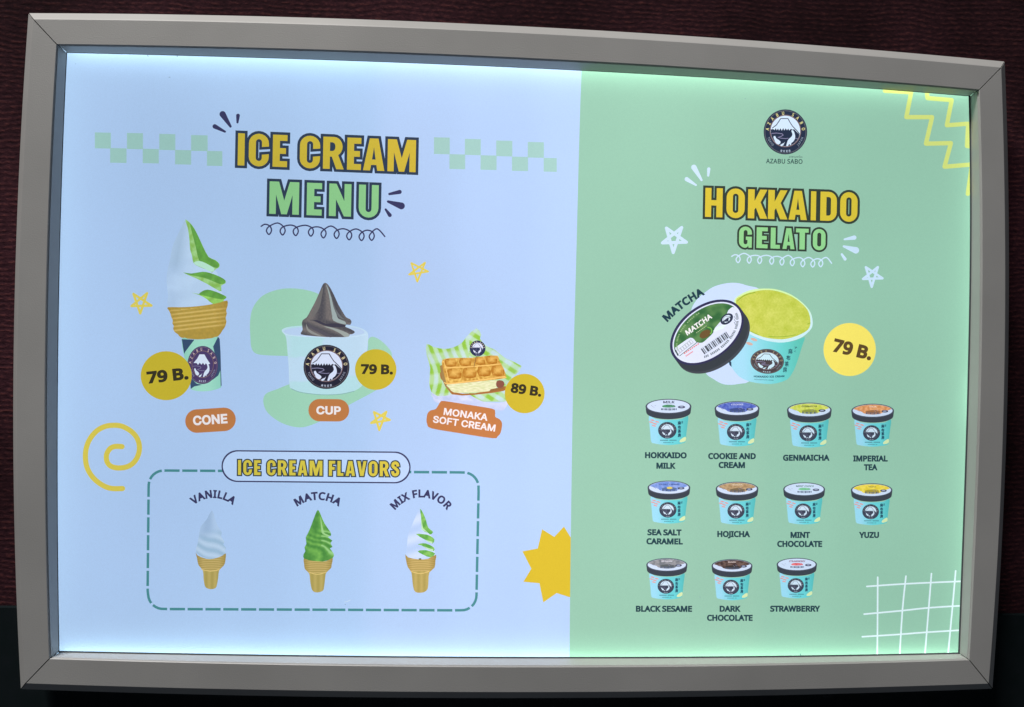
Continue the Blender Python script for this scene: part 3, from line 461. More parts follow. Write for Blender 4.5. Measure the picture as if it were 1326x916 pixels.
# heavy condensed display letters of the headings, drawn in a box one unit high
def arc(cx, cy, rx, ry, a0, a1, n=6): return [(cx + rx*math.cos(R(a0+(a1-a0)*k/n)), cy + ry*math.sin(R(a0+(a1-a0)*k/n))) for k in range(n+1)]
def oval(x0, y0, x1, y1, r):
    ry = r * 1.0
    return arc(x1-r, y1-ry, r, ry, 0, 90) + arc(x0+r, y1-ry, r, ry, 90, 180) + arc(x0+r, y0+ry, r, ry, 180, 270) + arc(x1-r, y0+ry, r, ry, 270, 360)
def rv(l): return l[::-1]
W_ = 0.60
DISP = {
 'I': (.215, [[(0,0),(.215,0),(.215,1),(0,1)]]),
 'E': (.45, [[(0,0),(.45,0),(.45,.185),(.22,.185),(.22,.41),(.41,.41),(.41,.59),(.22,.59),(.22,.815),(.45,.815),(.45,1),(0,1)]]),
 'F': (.44, [[(0,0),(.22,0),(.22,.40),(.40,.40),(.40,.585),(.22,.585),(.22,.815),(.44,.815),(.44,1),(0,1)]]),
 'L': (.42, [[(0,0),(.42,0),(.42,.185),(.22,.185),(.22,1),(0,1)]]),
 'T': (.52, [[(.15,0),(.37,0),(.37,.815),(.52,.815),(.52,1),(0,1),(0,.815),(.15,.815)]]),
 'H': (.60, [[(0,0),(.21,0),(.21,.40),(.39,.40),(.39,0),(.60,0),(.60,1),(.39,1),(.39,.585),(.21,.585),(.21,1),(0,1)]]),
 'N': (.66, [[(0,0),(.205,0),(.205,.52),(.45,0),(.66,0),(.66,1),(.455,1),(.455,.47),(.215,1),(0,1)]]),
 'M': (.90, [[(0,0),(.20,0),(.20,.60),(.365,0),(.535,0),(.70,.60),(.70,0),(.90,0),(.90,1),(.615,1),(.45,.42),(.285,1),(0,1)]]),
 'A': (.66, [[(0,0),(.22,0),(.248,.175),(.412,.175),(.44,0),(.66,0),(.465,1),(.195,1)], [(.275,.345),(.33,.73),(.385,.345)]]),
 'V': (.64, [[(.20,0),(.44,0),(.64,1),(.425,1),(.32,.33),(.215,1),(0,1)]]),
 'U': (.60, [[(0,1)] + arc(.30,.29,.30,.30,180,360,10) + [(.60,1),(.39,1)] + arc(.30,.25,.09,.09,360,180,6) + [(.21,1)]]),
 'O': (.62, [oval(0,-.01,.62,1.01,.31), rv(oval(.215,.17,.405,.83,.094))]),
 'D': (.60, [[(0,0),(.30,0)] + arc(.30,.30,.30,.30,270,360) + arc(.30,.70,.30,.30,0,90) + [(0,1)], [(.22,.18),(.22,.82)] + arc(.30,.74,.085,.08,90,0,4) + arc(.30,.26,.085,.08,360,270,4)]),
 'C': (.60, [[(.60,.62)] + arc(.30,.71,.30,.30,0,180,10) + arc(.30,.29,.30,.30,180,360,10) + [(.60,.385),(.39,.36)] + arc(.30,.25,.09,.09,360,180,6) + arc(.30,.75,.09,.09,180,0,6) + [(.39,.60)]]),
 'G': (.60, [[(.60,.64)] + arc(.30,.71,.30,.30,0,180,10) + arc(.30,.29,.30,.30,180,270,6) + [(.38,.02),(.43,.10),(.455,0),(.60,0),(.60,.53),(.32,.53),(.32,.37),(.395,.37)] + arc(.305,.25,.09,.09,360,180,6) + arc(.305,.75,.09,.09,180,0,6) + [(.395,.62)]]),
 'R': (.64, [[(0,0),(.215,0),(.215,.385),(.275,.385),(.42,0),(.655,0),(.475,.44)] + arc(.34,.70,.27,.30,-50,90,8) + [(0,1)], [(.215,.56),(.215,.83),(.30,.83)] + arc(.30,.695,.085,.135,90,-90,6)[1:]]),
 'K': (.64, [[(0,0),(.215,0),(.215,.30),(.262,.38),(.41,0),(.65,0),(.415,.56),(.635,1),(.40,1),(.215,.60),(.215,1),(0,1)]]),
 'S': (.58, [band(smooth([(.475,.66),(.45,.80),(.37,.885),(.28,.90),(.17,.865),(.11,.76),(.14,.65),(.27,.55),(.40,.44),(.47,.33),(.46,.21),(.38,.12),(.28,.10),(.17,.13),(.115,.23),(.105,.34)], 2, False), .205)]),
}
def heading(chars, xs, line, h, slope, fill, edge, wd, gap=None):
    """chars with their x spans; line(x) gives the baseline; the letters stand upright"""
    outs, ins = [], []
    for ch, (x0, x1) in zip(chars, xs):
        w, L = DISP[ch]; kx = (x1 - x0) / w
        def mp(G): return [[(x0 + x*kx - y*h*slope*0.0 - (y-.5)*h*(-slope)*0.6, line(x0 + x*kx) - y*h) for x, y in l] for l in G]
        ins.append(mp(L))
        # the outline grows in picture units
        S = [[(x*kx, y*h) for x, y in l] for l in L]; S = offset(S, wd)
        outs.append(mp([[(x/kx, y/h) for x, y in l] for l in S]))
    for o in outs: add(o, edge, rule='wind')
    for i in ins: add(i, fill, rule='wind')

def emblem(cx, cy, rx, ry, rot=0, detail=2, dark=(42, 44, 66), gold=(205, 205, 175), light=(185, 205, 245), night=None):
    c, s = math.cos(R(rot)), math.sin(R(rot))
    def T(pts): return [(cx + x*rx*c + y*ry*s, cy + x*rx*s - y*ry*c) for x, y in pts]
    n = 44 if detail > 1 else 28
    circ = lambda r, a0=0, a1=360, m=n: [(r*math.cos(R(a0+(a1-a0)*k/m)), r*math.sin(R(a0+(a1-a0)*k/m))) for k in range(m if a1-a0 == 360 else m+1)]
    add([T(circ(1.0))], dark)
    if detail > 1:
        mid = tuple(int(v*0.62 + 60) for v in dark)
        add([T(circ(.955)), T(circ(.925))], mid)
    sky = night or light
    add([T([(x, y+.04) for x, y in circ(.68)])], sky)
    if detail > 1: add([T([(x, y+.04) for x, y in circ(.72)]), T([(x, y+.04) for x, y in circ(.685)])], (110, 95, 105))
    if night is None:
        # mountain outline
        for l in quad_stroke(T([(-.60,.17),(-.42,.30),(-.31,.45),(-.22,.59),(.12,.59),(.20,.44),(.32,.26),(.50,.08),(.64,-.08)]), rx*.035): add([l], dark)
    else:
        add([T([(-.60,.10),(-.36,.34),(-.22,.56),(.10,.56),(.26,.34),(.48,.08),(.30,.02),(.20,.10),(.12,.0),(.02,.12),(-.08,.02),(-.2,.12),(-.3,.0),(-.4,.1)])], light)
    land = [(-.67,.11),(-.56,.13),(-.50,.08),(-.44,.17),(-.40,.07),(-.34,.15),(-.29,.06),(-.22,.16),(-.17,.05),(-.10,.17),(-.05,.06),(.02,.16),(.07,.07),(.13,.15),(.18,.06),(.25,.14),(.32,.10),(.40,.12),(.50,.02),(.65,-.12)]
    low = [(x, y+.04) for x, y in circ(.675, 345, 180, 20)][1:-1]
    if night is None: add([T(land + low)], dark)
    if detail > 0:
        for q, w in (([(-.64,-.07),(-.4,-.05),(-.16,-.08),(-.10,-.14),(-.2,-.2),(-.34,-.24),(-.2,-.28),(.0,-.3),(.12,-.28)], .028), ([(.42,-.28),(.6,-.3)], .02)):
            for l in quad_stroke(T(q), rx*w): add([l], (120, 125, 170) if detail > 1 else (90, 95, 130))
    bird = [(.27,.05),(.32,.08),(.38,.04),(.43,-.08),(.45,-.22),(.42,-.34),(.35,-.44),(.27,-.50),(.24,-.60),(.18,-.53),(.12,-.62),(.04,-.62),(.07,-.50),(.11,-.38),(.18,-.29),(.27,-.22),(.32,-.12),(.30,-.03)]
    add([T(smooth(bird, 2 if detail > 1 else 1))], light)
    b2 = [(-.54,-.20),(-.47,-.18),(-.42,-.28),(-.30,-.36),(-.22,-.44),(-.26,-.53),(-.36,-.55),(-.46,-.47),(-.50,-.36),(-.54,-.28)]
    add([T(smooth(b2, 2 if detail > 1 else 1))], light)
    b3 = [(-.02,-.43),(-.05,-.50),(-.10,-.60),(-.20,-.64),(-.24,-.58),(-.16,-.53),(-.08,-.50)]
    add([T(b3)], light)
    if detail > 0:
        B = 0.03 if detail > 1 else 0.05
        def ring(s_, r, am, half, cap, col, inner=False, bold=B, f='N'):
            res, xa, xb = layout(s_, f, .35 if not inner else .2, 0.9)
            for o, G in res:
                G = offset(G, bold); gx = [x for l in G for x, _ in l]; mid_ = (min(gx)+max(gx))/2 + o
                f_ = (mid_ - (xa+xb)/2) / ((xb-xa)/2) * half; k = cap * 0.8
                if not inner: a = R(am - f_); ux, uy, vx, vy = math.sin(a), -math.cos(a), math.cos(a), math.sin(a)
                else: a = R(am + f_); ux, uy, vx, vy = -math.sin(a), math.cos(a), -math.cos(a), -math.sin(a)
                bx, by = r*math.cos(a), r*math.sin(a)
                add([T([(bx + ux*(x+o-mid_)*k + vx*y*cap, by + uy*(x+o-mid_)*k + vy*y*cap) for x, y in l]) for l in G], col, rule='wind')
        ring('AZABU SABO', .765, 90, 88, .14, gold)
        ring('麻布茶房', .90, 270, 15.5, .12, light, inner=True, f='J', bold=0.0)
        if detail > 1:
            ring('TOKYO', .865, 212, 15, .10, tuple(int(v*.78) for v in light), inner=True, bold=0)
            ring('JAPAN', .865, 328, 15, .10, tuple(int(v*.78) for v in light), inner=True, bold=0)

def nz(x, y, s, seed=0): return noise.noise(Vector((x*s, y*s, seed*7.3)))
def mix3(a, b, t): t = max(0, min(1, t)); return tuple(a[i]*(1-t) + b[i]*t for i in range(3))

NAVY = (50, 54, 96); LINE = (42, 58, 84); YEL = (188, 172, 62); GRN = (122, 186, 140)
BADGE = (186, 172, 52); DARK = (48, 48, 38); ORANGE = (172, 116, 72); PALE = (168, 204, 242); TEXTG = (34, 62, 76)
STAR = (204, 196, 92)

# --- bare film and the two fields of colour
part('white_sheet'); add([[(68,43),(1274,104),(1264,864),(60,866)]], WHITE)
part('burst', 'yellow spiky burst at the divide of white and green')
add([Z(660,660,6.543)([(275,168),(378,232),(460,145),(516,235),(560,300),(560,742),(505,742),(398,708),(285,787),(252,625),(116,612),(183,502),(108,355),(238,330)])], (196, 176, 50))
part('green_panel', 'pale green right-hand field of the menu')
add([[(753.6,60),(753,90),(751,150),(749.3,210),(746.3,330),(743,450),(740.8,570),(739.2,690),(737.9,800),(737.3,870),(1330,870),(1330,60)]], (124, 176, 168))

# --- checks
part('checker_band', 'pale green checks left of the title')
k = 3.2725
for x0, y0, x1, y1 in ((402,562,470,629),(538,564,606,632),(675,568,743,636),(810,573,880,640),(467,628,536,690),(605,631,673,692),(742,636,810,697),(877,640,942,703)):
    add([[(x0/k, y0/k), (x1/k, (y0+1.5)/k), (x1/k, (y1+1.5)/k), (x0/k, y1/k)]], (136, 184, 192))
part('checker_band', 'pale green checks right of the title')
for x0, y0, x1, y1 in ((562,178,582.4,199.6),(602,180,622.6,200.8),(642.6,182.2,663.4,202.4),(683.4,184,704.4,204.2),(582,199.8,602.4,219),(622.3,201.2,643,220),(663,203,683.8,221.4),(704,204.6,721,222.4)):
    add([[(x0, y0), (x1, y0+.5), (x1, y1+.5), (x0, y1)]], (136, 184, 192))

# --- title
part('title', 'ICE CREAM MENU heading'); sub('yellow_lettering')
heading('ICECREAM', [(308,316.8),(322.2,348.2),(353.2,372),(388.3,414.5),(418.4,444.8),(449.6,467.7),(470.4,498),(502,538.5)], lambda x: 214.3 + (x-308)*.039, 41.6, .03, YEL, LINE, 3.5)
sub('green_lettering')
heading('MENU', [(348.9,387.3),(397.3,416.8),(426.2,454.8),(464.6,490.2)], lambda x: 277.0 + (x-349)*.036, 42, .03, GRN, LINE, 3.5)
z = Z(260,130,4.42)
part('accent_strokes', 'navy strokes at the upper left of the title')
for a, r0, b, r1 in (((125,80),18,(170,150),7), ((80,150),13,(138,180),6), ((213,88),11,(210,127),6)):
    add([drop(z([a])[0], r0/4.42, z([b])[0], r1/4.42)], NAVY)
part('accent_strokes', 'navy strokes right of MENU')
for a, r0, b, r1 in (((1138,525),12,(1080,537),7), ((1148,605),20,(1072,580),7), ((1082,658),11,(1058,625),6)):
    add([drop(z([a])[0], r0/4.42, z([b])[0], r1/4.42)], NAVY)
def squiggle(z, start, end, xs, bots, tops, k, w, color):
    P = [start, ((start[0]+xs[0])/2, start[1]-20*k)]
    for i, (x, b) in enumerate(zip(xs, bots)):
        P += [(x+8*k, b-80*k), (x+24*k, b-38*k), (x, b), (x-24*k, b-36*k), (x, b-76*k)]
        tx, ty = tops[i]; P += [(tx, ty)]
    P += [end]
    add(quad_stroke(z(smooth(P, 4, False)), w), color, rule='any')
part('squiggle', 'navy looped line under MENU')
squiggle(Z(330,280,7.367), (60,98), (1240,195), [135,265,390,535,655,780,900,1018,1115], [176,181,187,192,209,214,227,234,232],
         [(215,66),(340,86),(478,88),(600,103),(725,95),(845,121),(965,123),(1070,135),(1170,122)], 1, 1.8, NAVY)
# --- stars
def star(z, pts, w, color, label, dotc=None):
    part('star', label)
    TL, TR, Rr, B, L = z(pts)
    if dotc: add([[TL, TR, Rr, B, L]], dotc)
    add(quad_stroke([L, TR, B, TL, Rr, L], w), color, rule='any')
star(Z(150,330,10.18), [(232,517),(412,508),(470,672),(322,775),(205,678)], 3.1, STAR, 'yellow outline star left of the cone')
star(Z(510,320,3.524), [(80,74),(142,72),(156,112),(107,158),(70,126)], 2.5, STAR, 'yellow outline star above the waffle sandwich')
star(Z(310,360,4.362), [(760,758),(830,757),(850,803),(790,860),(744,820)], 2.9, STAR, 'yellow outline star under the cup')
star(Z(840,205,6.54), [(150,592),(280,587),(320,712),(208,800),(116,718)], 4.0, PALE, 'white outline star left of GELATO')
star(Z(940,320,6.027), [(1092,158),(1186,157),(1222,245),(1138,312),(1070,250)], 3.1, PALE, 'white outline star right of GELATO')
part('spiral', 'yellow spiral line')
add([band(smooth(Z(90,530,7.636)([(520,371),(450,369),(400,392),(366,450),(371,520),(410,565),(480,582),(560,573),(620,542),(665,487),(690,410),(685,330),(650,260),(590,205),(510,167),(430,160),(350,172),(270,215),(205,290),(170,370),(157,460),(168,560),(205,640),(260,705),(340,760),(420,785),(525,785)]), 3, False), 6.8)], (198, 188, 82))
for c in ((525,785),(520,371)):
    x, y = Z(90,530,7.636)([c])[0]; add([ellipse(x, y, 3.35, n=14)], (198, 188, 82))

# --- cone with paper sleeve
part('printed_cone', 'picture of a vanilla and matcha cone in a paper sleeve')
z = Z(205,275,7.05)
sub('soft_ice')
def icewhite(x, y):
    X, Y = (x-205)*7.05, (y-275)*7.05
    t = (X - 75) / 300
    c = mix3((136,170,212), (160,194,240), min(1, abs(X - (250 - Y*.18)) / 110) if Y < 480 else min(1, abs(X - (250 - Y*.18)) / 110 + (Y-480)/90))
    f = 0.5 + 0.5*math.sin((Y + X*0.45) / 42 + nz(x, y, .08)*2)
    c = mix3(c, (142, 176, 222), 0.6 * f * max(0, min(1, (Y-340)/120)))
    return mix3(c, (168, 202, 244), 0.1 + .4*max(0, min(1, (X-130)/140)))
add([smooth(z([(247,72),(215,130),(170,220),(128,320),(106,440),(82,540),(76,640),(90,760),(98,870),(300,862),(520,842),(600,810),(570,700),(540,560),(480,490),(400,470),(330,450),(300,340),(285,180)]), 2)], icewhite, grid=2.2)
def green(c0, c1, zx, ax=(0.6, 1.0), n=30):
    def f(x, y):
        v = 0.5 + 0.5*math.sin((x*ax[0] + y*ax[1]) / 2.6 + nz(x, y, .12)*3)
        return mix3(c0, c1, v*.65 + nz(x, y, .35, 3)*.35)
    return f
GD, GM, GB = (82, 140, 70), (118, 172, 90), (150, 204, 158)
add([smooth(z([(248,66),(290,98),(330,150),(370,230),(412,320),(460,408),(520,436),(557,470),(556,502),(522,522),(490,552),(470,532),(420,517),(360,492),(320,462),(308,400),(290,340),(284,250),(270,150),(254,100)]), 2)], green(GM, GB, z), grid=1.6)
add([smooth(z([(288,100),(330,155),(370,232),(410,322),(458,410),(520,440),(556,475),(540,508),(500,500),(430,462),(372,440),(345,330),(312,200)]), 2)], green(GD, (96,164,78), z, (1.2, -.5)), grid=1.6)
add([smooth(z([(322,462),(372,445),(430,464),(500,504),(512,524),(490,546),(420,515),(360,490)]), 2)], (160, 212, 206))
add([smooth(z([(228,550),(300,560),(400,544),(470,554),(560,588),(612,622),(612,650),(574,672),(576,722),(530,705),(440,652),(340,602),(280,577)]), 2)], green(GM, GB, z), grid=1.6)
add([smooth(z([(228,550),(300,560),(400,544),(470,554),(560,588),(612,622),(602,652),(560,655),(480,622),(400,594),(310,578)]), 2)], green(GD, (100,168,80), z), grid=1.6)
add([smooth(z([(300,733),(375,747),(400,722),(450,707),(520,724),(590,754),(624,775),(602,796),(580,832),(500,838),(440,792),(376,757)]), 2)], green(GM, (140,205,110), z), grid=1.6)
add([smooth(z([(372,747),(400,722),(450,707),(520,724),(590,754),(622,776),(600,796),(540,790),(460,772),(400,758)]), 2)], green(GD, (98,166,76), z), grid=1.6)
sub('wafer')
zb = Z(205,385,7.05)
def wafer(x, y):
    X, Y = (x-205)*7.05, (y-385)*7.05
    yy = Y + (X-100)*0.115
    ph = (yy - 88) / 37.0
    s = 0.5 + 0.5*math.cos(2*math.pi*ph)
    if yy > 335: s = 0.1
    if Y < 120 - (X-100)*.08: s *= .4
    c = mix3((156,138,68), (200,182,116), s**2)
    c = mix3(c, (140,118,52), 0.5*max(0, abs(X-350)/270 - .6)*2.2)
    return mix3(c, (190,160,76), 0.4*(nz(x, y, .3)+.4))
add([smooth(zb([(85,92),(190,92),(300,88),(400,78),(480,66),(560,50),(630,30),(632,80),(620,120),(626,150),(615,190),(622,222),(610,270),(585,305),(550,355),(480,376),(350,386),(210,370),(180,340),(150,320),(135,290),(140,262),(128,240),(132,215),(118,180),(110,150),(95,120)]), 2)], wafer, grid=1.15)
sub('paper_sleeve')
def sleeve(x, y):
    X = (x-205)*7.05; return mix3((108,178,178), (140,204,200), 0.5 + 0.5*math.sin((X-230)/110))
add([smooth(zb([(212,378),(280,384),(350,388),(420,384),(480,378),(550,360),(560,430),(566,500),(570,660),(578,805),(560,830),(510,848),(450,858),(380,860),(330,852),(296,838),(290,780),(260,640),(240,560)]), 2)], sleeve, grid=4)
for q in ([(214,384),(330,388),(290,440),(245,500),(236,520)], [(500,452),(545,362),(560,380),(568,500),(572,655),(548,715),(500,752),(455,770),(540,620)], [(268,690),(300,740),(350,790),(400,800),(330,815),(296,838),(292,790)], [(566,655),(572,655),(578,806),(570,815)]):
    add([zb(q)], (50, 74, 112))
sub('emblem')
x, y = zb([(405,620)])[0]; emblem(x, y, 140/7.05, 174/7.05, 1, 2, dark=(66,56,104), gold=(190,180,190), light=(186,210,246), night=(66,58,108))
part('price_badge', 'yellow badge reading 79 B. on the cone')
z = Z(100,270,3.054)
x, y = z([(352,662)])[0]; add([ellipse(x, y, 101/3.054, 97/3.054, n=48)], BADGE); sub('lettering')
text('79 B.', z([(278,694)])[0], z([(441,676)])[0], 48/3.054, DARK, bold=.085)
part('caption_pill', 'orange pill reading CONE')
x, y = z([(527,838)])[0]; add([rrect(x, y, 200/3.054, 93/3.054, 46/3.054, -3.6)], ORANGE); sub('lettering')
text('CONE', z([(459,859)])[0], z([(595,850)])[0], 38/3.054, (204,212,230), font='I', bold=.065)

# --- cup
z = Z(310,360,4.362)
part('green_blob', 'pale green shape behind the cup')
BL_ = (136,192,182)
add([smooth(z([(62,330),(60,250),(76,170),(130,102),(220,66),(310,60),(400,74),(470,104),(560,170),(560,420),(420,450),(280,442),(160,438),(95,428),(68,395)]), 4)], BL_)
add([smooth(z([(725,400),(728,350),(750,333),(790,348),(835,388),(862,435),(850,520),(800,610),(750,648),(630,712),(540,766),(430,822),(340,845),(240,820),(160,762),(135,700),(150,655),(215,628),(285,600),(420,560),(600,520),(700,470)]), 4)], BL_)
part('printed_cup', 'picture of black sesame soft ice in a clear cup'); sub('clear_cup')
def cupc(x, y):
    X, Y = (x-310)*4.362, (y-360)*4.362
    inb = (X < 470 and Y < 445 and Y > 60) or (Y > 590 - .1*(X-280))
    c = (166, 200, 240)
    c = mix3(c, (152, 204, 222), .7 if inb else .12)
    e = max(0, abs(X-490)/235 - .8)*3
    return mix3(c, (172, 206, 242), min(1, e))
add([smooth(z([(240,302),(250,286),(300,274),(400,268),(560,266),(660,276),(715,300),(728,330),(722,400),(712,500),(698,590),(684,618),(640,642),(580,655),(500,661),(400,655),(330,642),(292,626),(282,600),(278,500),(270,400),(262,332)]), 3)], cupc, grid=4)
add([band(smooth(z([(246,306),(270,322),(350,330),(500,336),(650,332),(715,318)]), 3, False), .9)], (176, 208, 246))
add([band(smooth(z([(292,626),(340,645),(420,657),(500,661),(580,656),(650,640)]), 3, False), 1.0)], (120, 168, 178))
add([smooth(z([(250,300),(300,284),(400,276),(560,275),(660,284),(705,302),(690,318),(600,330),(500,333),(350,328),(275,318)]), 3)], (160, 192, 238))
sub('soft_ice')
zc = Z(375,360,10.78)
def sesame(x, y):
    X, Y = (x-375)*10.78, (y-360)*10.78
    s1 = 0.5 + 0.5*math.sin((X-495)/(18+Y*.12)*2.0); s2 = 0.5 + 0.5*math.sin((Y - X*.38)/24)
    t = max(0, min(1, (Y - 560)/60)); s = s1*(1-t) + s2*t
    return mix3((66,70,84), (112,112,118), s*.7 + .3*(nz(x, y, .5)+.3))
add([smooth(zc([(468,88),(495,70),(522,80),(562,130),(620,240),(680,370),(738,470),(790,550),(842,575),(864,615),(846,656),(792,652),(778,682),(830,705),(898,740),(907,765),(872,787),(838,790),(832,815),(780,827),(640,828),(500,826),(300,810),(160,790),(168,750),(182,720),(172,640),(186,590),(240,550),(290,460),(350,350),(400,240),(440,145)]), 2)], sesame, grid=1.3)
add([smooth(zc([(508,92),(545,160),(582,270),(612,400),(655,510),(682,570),(770,608),(786,648),(720,640),(612,598),(594,530),(577,420),(560,300),(535,180)]), 2)], (138,160,172))
add([smooth(zc([(545,180),(590,290),(640,430),(720,540),(770,580),(700,560),(660,510),(618,400),(588,280)]), 2)], (96,106,118))
add([smooth(zc([(250,590),(330,596),(400,630),(470,660),(600,690),(770,682),(768,656),(640,634),(500,640),(420,600),(350,588)]), 2)], (56,58,78))
add([smooth(zc([(470,676),(600,722),(720,786),(768,824),(832,815),(826,782),(740,740),(600,696)]), 2)], (138,154,162))
add([smooth(zc([(232,640),(262,710),(350,765),(440,808),(400,810),(290,772),(236,712)]), 2)], (126,134,142))
add([smooth(zc([(400,262),(440,170),(470,130),(452,260),(415,420),(350,520),(300,540),(360,400)]), 2)], (98,102,110))
add([smooth(zc([(240,604),(300,660),(430,730),(560,790),(600,826),(520,824),(400,760),(280,690)]), 2)], (76,78,94))
sub('emblem')
x, y = z([(492,503)])[0]; emblem(x, y, 130/4.362, 125/4.362, 0, 2, dark=(34,36,56))
part('price_badge', 'yellow badge reading 79 B. on the cup')
x, y = z([(770,518)])[0]; add([ellipse(x, y, 117/4.362, 115/4.362, n=48)], BADGE); sub('lettering')
text('79 B.', z([(686,543)])[0], z([(867,546)])[0], 56/4.362, DARK, bold=.085)
part('caption_pill', 'orange pill reading CUP')
x, y = z([(505,748)])[0]; add([rrect(x, y, 230/4.362, 126/4.362, 62/4.362, .5)], ORANGE); sub('lettering')
text('CUP', z([(434,771)])[0], z([(573,773)])[0], 47/4.362, (204,212,230), font='I', bold=.065)

# --- waffle sandwich
part('printed_sandwich', 'picture of a waffle ice cream sandwich in green checked paper')
z = Z(545,420,7.964); sub('checked_paper')
def paper(x, y):
    X, Y = (x-545)*7.964, (y-420)*7.964
    if X < 500: u = X + 40*math.sin(Y/110) - 0.1*Y; v = Y*.8 + X*.1; per = 88
    else: u = X*.55 - Y*.85; v = X*.8 + Y*.65; per = 92
    a = 1/(1+math.exp(-9*math.sin(2*math.pi*u/per))); b = 1/(1+math.exp(-7*math.sin(2*math.pi*v/170)))
    base = (166, 204, 216) if X < 700 else (164, 202, 226)
    c = mix3(base, (146,196,118), a*.66); c = mix3(c, (122,180,56), b*a*.85); c = mix3(c, (150,202,150), b*(1-a)*.6)
    return mix3(c, (120,160,160), .25*max(0, nz(x, y, .09, 5)))
add([smooth(z([(58,203),(130,235),(240,255),(330,240),(420,195),(470,130),(572,42),(622,110),(610,150),(680,228),(760,262),(870,350),(1038,430),(985,512),(905,600),(880,700),(890,770),(850,800),(400,790),(140,770),(108,700),(84,600),(96,450),(60,320)]), 2)], paper, grid=1.3)
add([smooth(z([(108,700),(170,742),(300,732),(400,710),(490,722),(560,762),(650,800),(800,812),(900,790),(895,820),(852,888),(760,884),(400,836),(168,812),(130,770)]), 2)], lambda x, y: mix3((158,182,232), (182,202,244), .5+nz(x, y, .15)))
sub('wafer')
add([smooth(z([(198,505),(215,500),(260,600),(330,700),(560,712),(870,640),(872,662),(850,690),(560,728),(320,724),(240,600),(205,560)]), 2)], (150,104,58))
add([z([(196,430),(222,420),(262,600),(310,715),(250,640),(215,560)])], (140,120,80))
sub('ice_slab')
def slab(x, y): return mix3((178,198,158), (204,218,200), .5 + nz(x*.5, y*2, .35)*1.2)
add([smooth(z([(268,612),(500,600),(780,578),(790,640),(720,690),(500,706),(340,704),(295,660)]), 2)], slab, grid=1.5)
add([z([(700,700),(720,672),(800,655),(862,640),(850,668),(760,690)])], (132,98,62))
add([smooth(z([(782,590),(815,578),(850,590),(862,620),(840,652),(795,655),(776,630)]), 2)], (118,78,70))
sub('wafer')
def top(x, y):
    X, Y = (x-545)*7.964, (y-420)*7.964
    return mix3((176,132,58), (214,186,104), .5 + nz(x, y, .35, 2)*1.1)
add([smooth(z([(222,368),(300,350),(400,348),(530,346),(660,330),(790,325),(806,372),(860,470),(878,540),(860,560),(600,590),(300,620),(266,612),(245,540),(220,430)]), 2)], top, grid=1.6)
for cx_c, cy_c, ww, hh in ((305,397,118,70),(455,390,118,70),(608,378,104,70),(730,367,112,72),(342,510,140,92),(500,503,132,92),(650,485,130,92),(792,480,128,92)):
    q = [(cx_c-ww/2+6, cy_c-hh/2), (cx_c+ww/2-16, cy_c-hh/2), (cx_c+ww/2, cy_c+hh/2), (cx_c-ww/2+12, cy_c+hh/2)]
    def pocket(x, y, cx_c=cx_c, cy_c=cy_c, ww=ww, hh=hh):
        X, Y = (x-545)*7.964, (y-420)*7.964; dx, dy = (X-cx_c)/ww*2, (Y-cy_c)/hh*2
        r = max(abs(dx), abs(dy)); c = mix3((206,170,92), (158,104,34), (r-.15)*1.2 if dy > -.2 or dx < -.3 else (r-.35)*.6)
        return mix3(c, (222,196,120), max(0, nz(x, y, .5, 4))*.5)
    add([smooth(z(q), 2)], pocket, grid=1.3)
for q, w in (([(240,600),(300,612),(600,578),(872,540)], 1.2), ([(236,380),(262,470),(290,590)], .9), ([(262,448),(560,436),(830,410)], 1.0)):
    add([band(smooth(z(q), 4, False), w)], (222,190,116))
add([band(z([(572,330),(560,380),(548,440)]), .7)], (120,100,70))
sub('emblem')
x, y = z([(585,250)])[0]; emblem(x, y, 82/7.964, 82/7.964, 0, 1, dark=(40,50,86))
part('price_badge', 'yellow badge reading 89 B. beside the waffle sandwich')
z = Z(510,320,3.524)
x, y = z([(597,669)])[0]; add([ellipse(x, y, 91/3.524, 90/3.524, n=48)], BADGE); sub('lettering')
text('89 B.', z([(531,664)])[0], z([(671,684)])[0], 45/3.524, DARK, bold=.085)
part('caption_plaque', 'orange plaque reading MONAKA SOFT CREAM')
add([smooth(z([(230,703),(340,720),(448,738),(462,752),(463,775),(482,786),(494,806),(488,846),(474,864),(450,873),(300,850),(172,828),(152,808),(149,785),(154,760),(168,746),(190,740),(203,722),(212,708)]), 3)], ORANGE); sub('lettering')
text('MONAKA', z([(226,766)])[0], z([(426,794)])[0], 32/3.524, (204,212,230), font='I', bold=.05)
text('SOFT CREAM', z([(177,801)])[0], z([(461,843)])[0], 32/3.524, (204,212,230), font='I', bold=.05)

# --- flavours box
part('dashed_border', 'teal dashed rounded border')
z = Z(180,570,2.883)
path = []
def seg(a, b, n=12): return [(a[0]+(b[0]-a[0])*i/n, a[1]+(b[1]-a[1])*i/n) for i in range(n)]
def cor(cx_c, cy_c, r, a0): return [(cx_c + r*math.cos(R(a0+9*i)), cy_c + r*math.sin(R(a0+9*i))) for i in range(10)]
r_ = 56
path = seg((92,114),(1212,121),60) + cor(1212,121+r_,r_,270)[1:] + seg((1268,180),(1260,580),30)[1:] + cor(1204,580,r_,0) + seg((1200,636),(90,631),60)[1:] + cor(90,631-r_,r_,90)[1:] + seg((32,575),(36,170),30)[1:] + cor(92,114+r_,r_,180)
P_ = [np.array(p) for p in z(path)]; P_.append(P_[0])
cum = [0]
for a, b in zip(P_, P_[1:]): cum.append(cum[-1] + float(np.hypot(*(b-a))))
def pt(s):
    s = min(max(s, 0), cum[-1]-1e-6); i = max(j for j in range(len(cum)) if cum[j] <= s); t = (s-cum[i])/(cum[i+1]-cum[i]+1e-9)
    return tuple(P_[i]*(1-t) + P_[i+1]*t)
nd = round(cum[-1] / 22.9); per = cum[-1] / nd
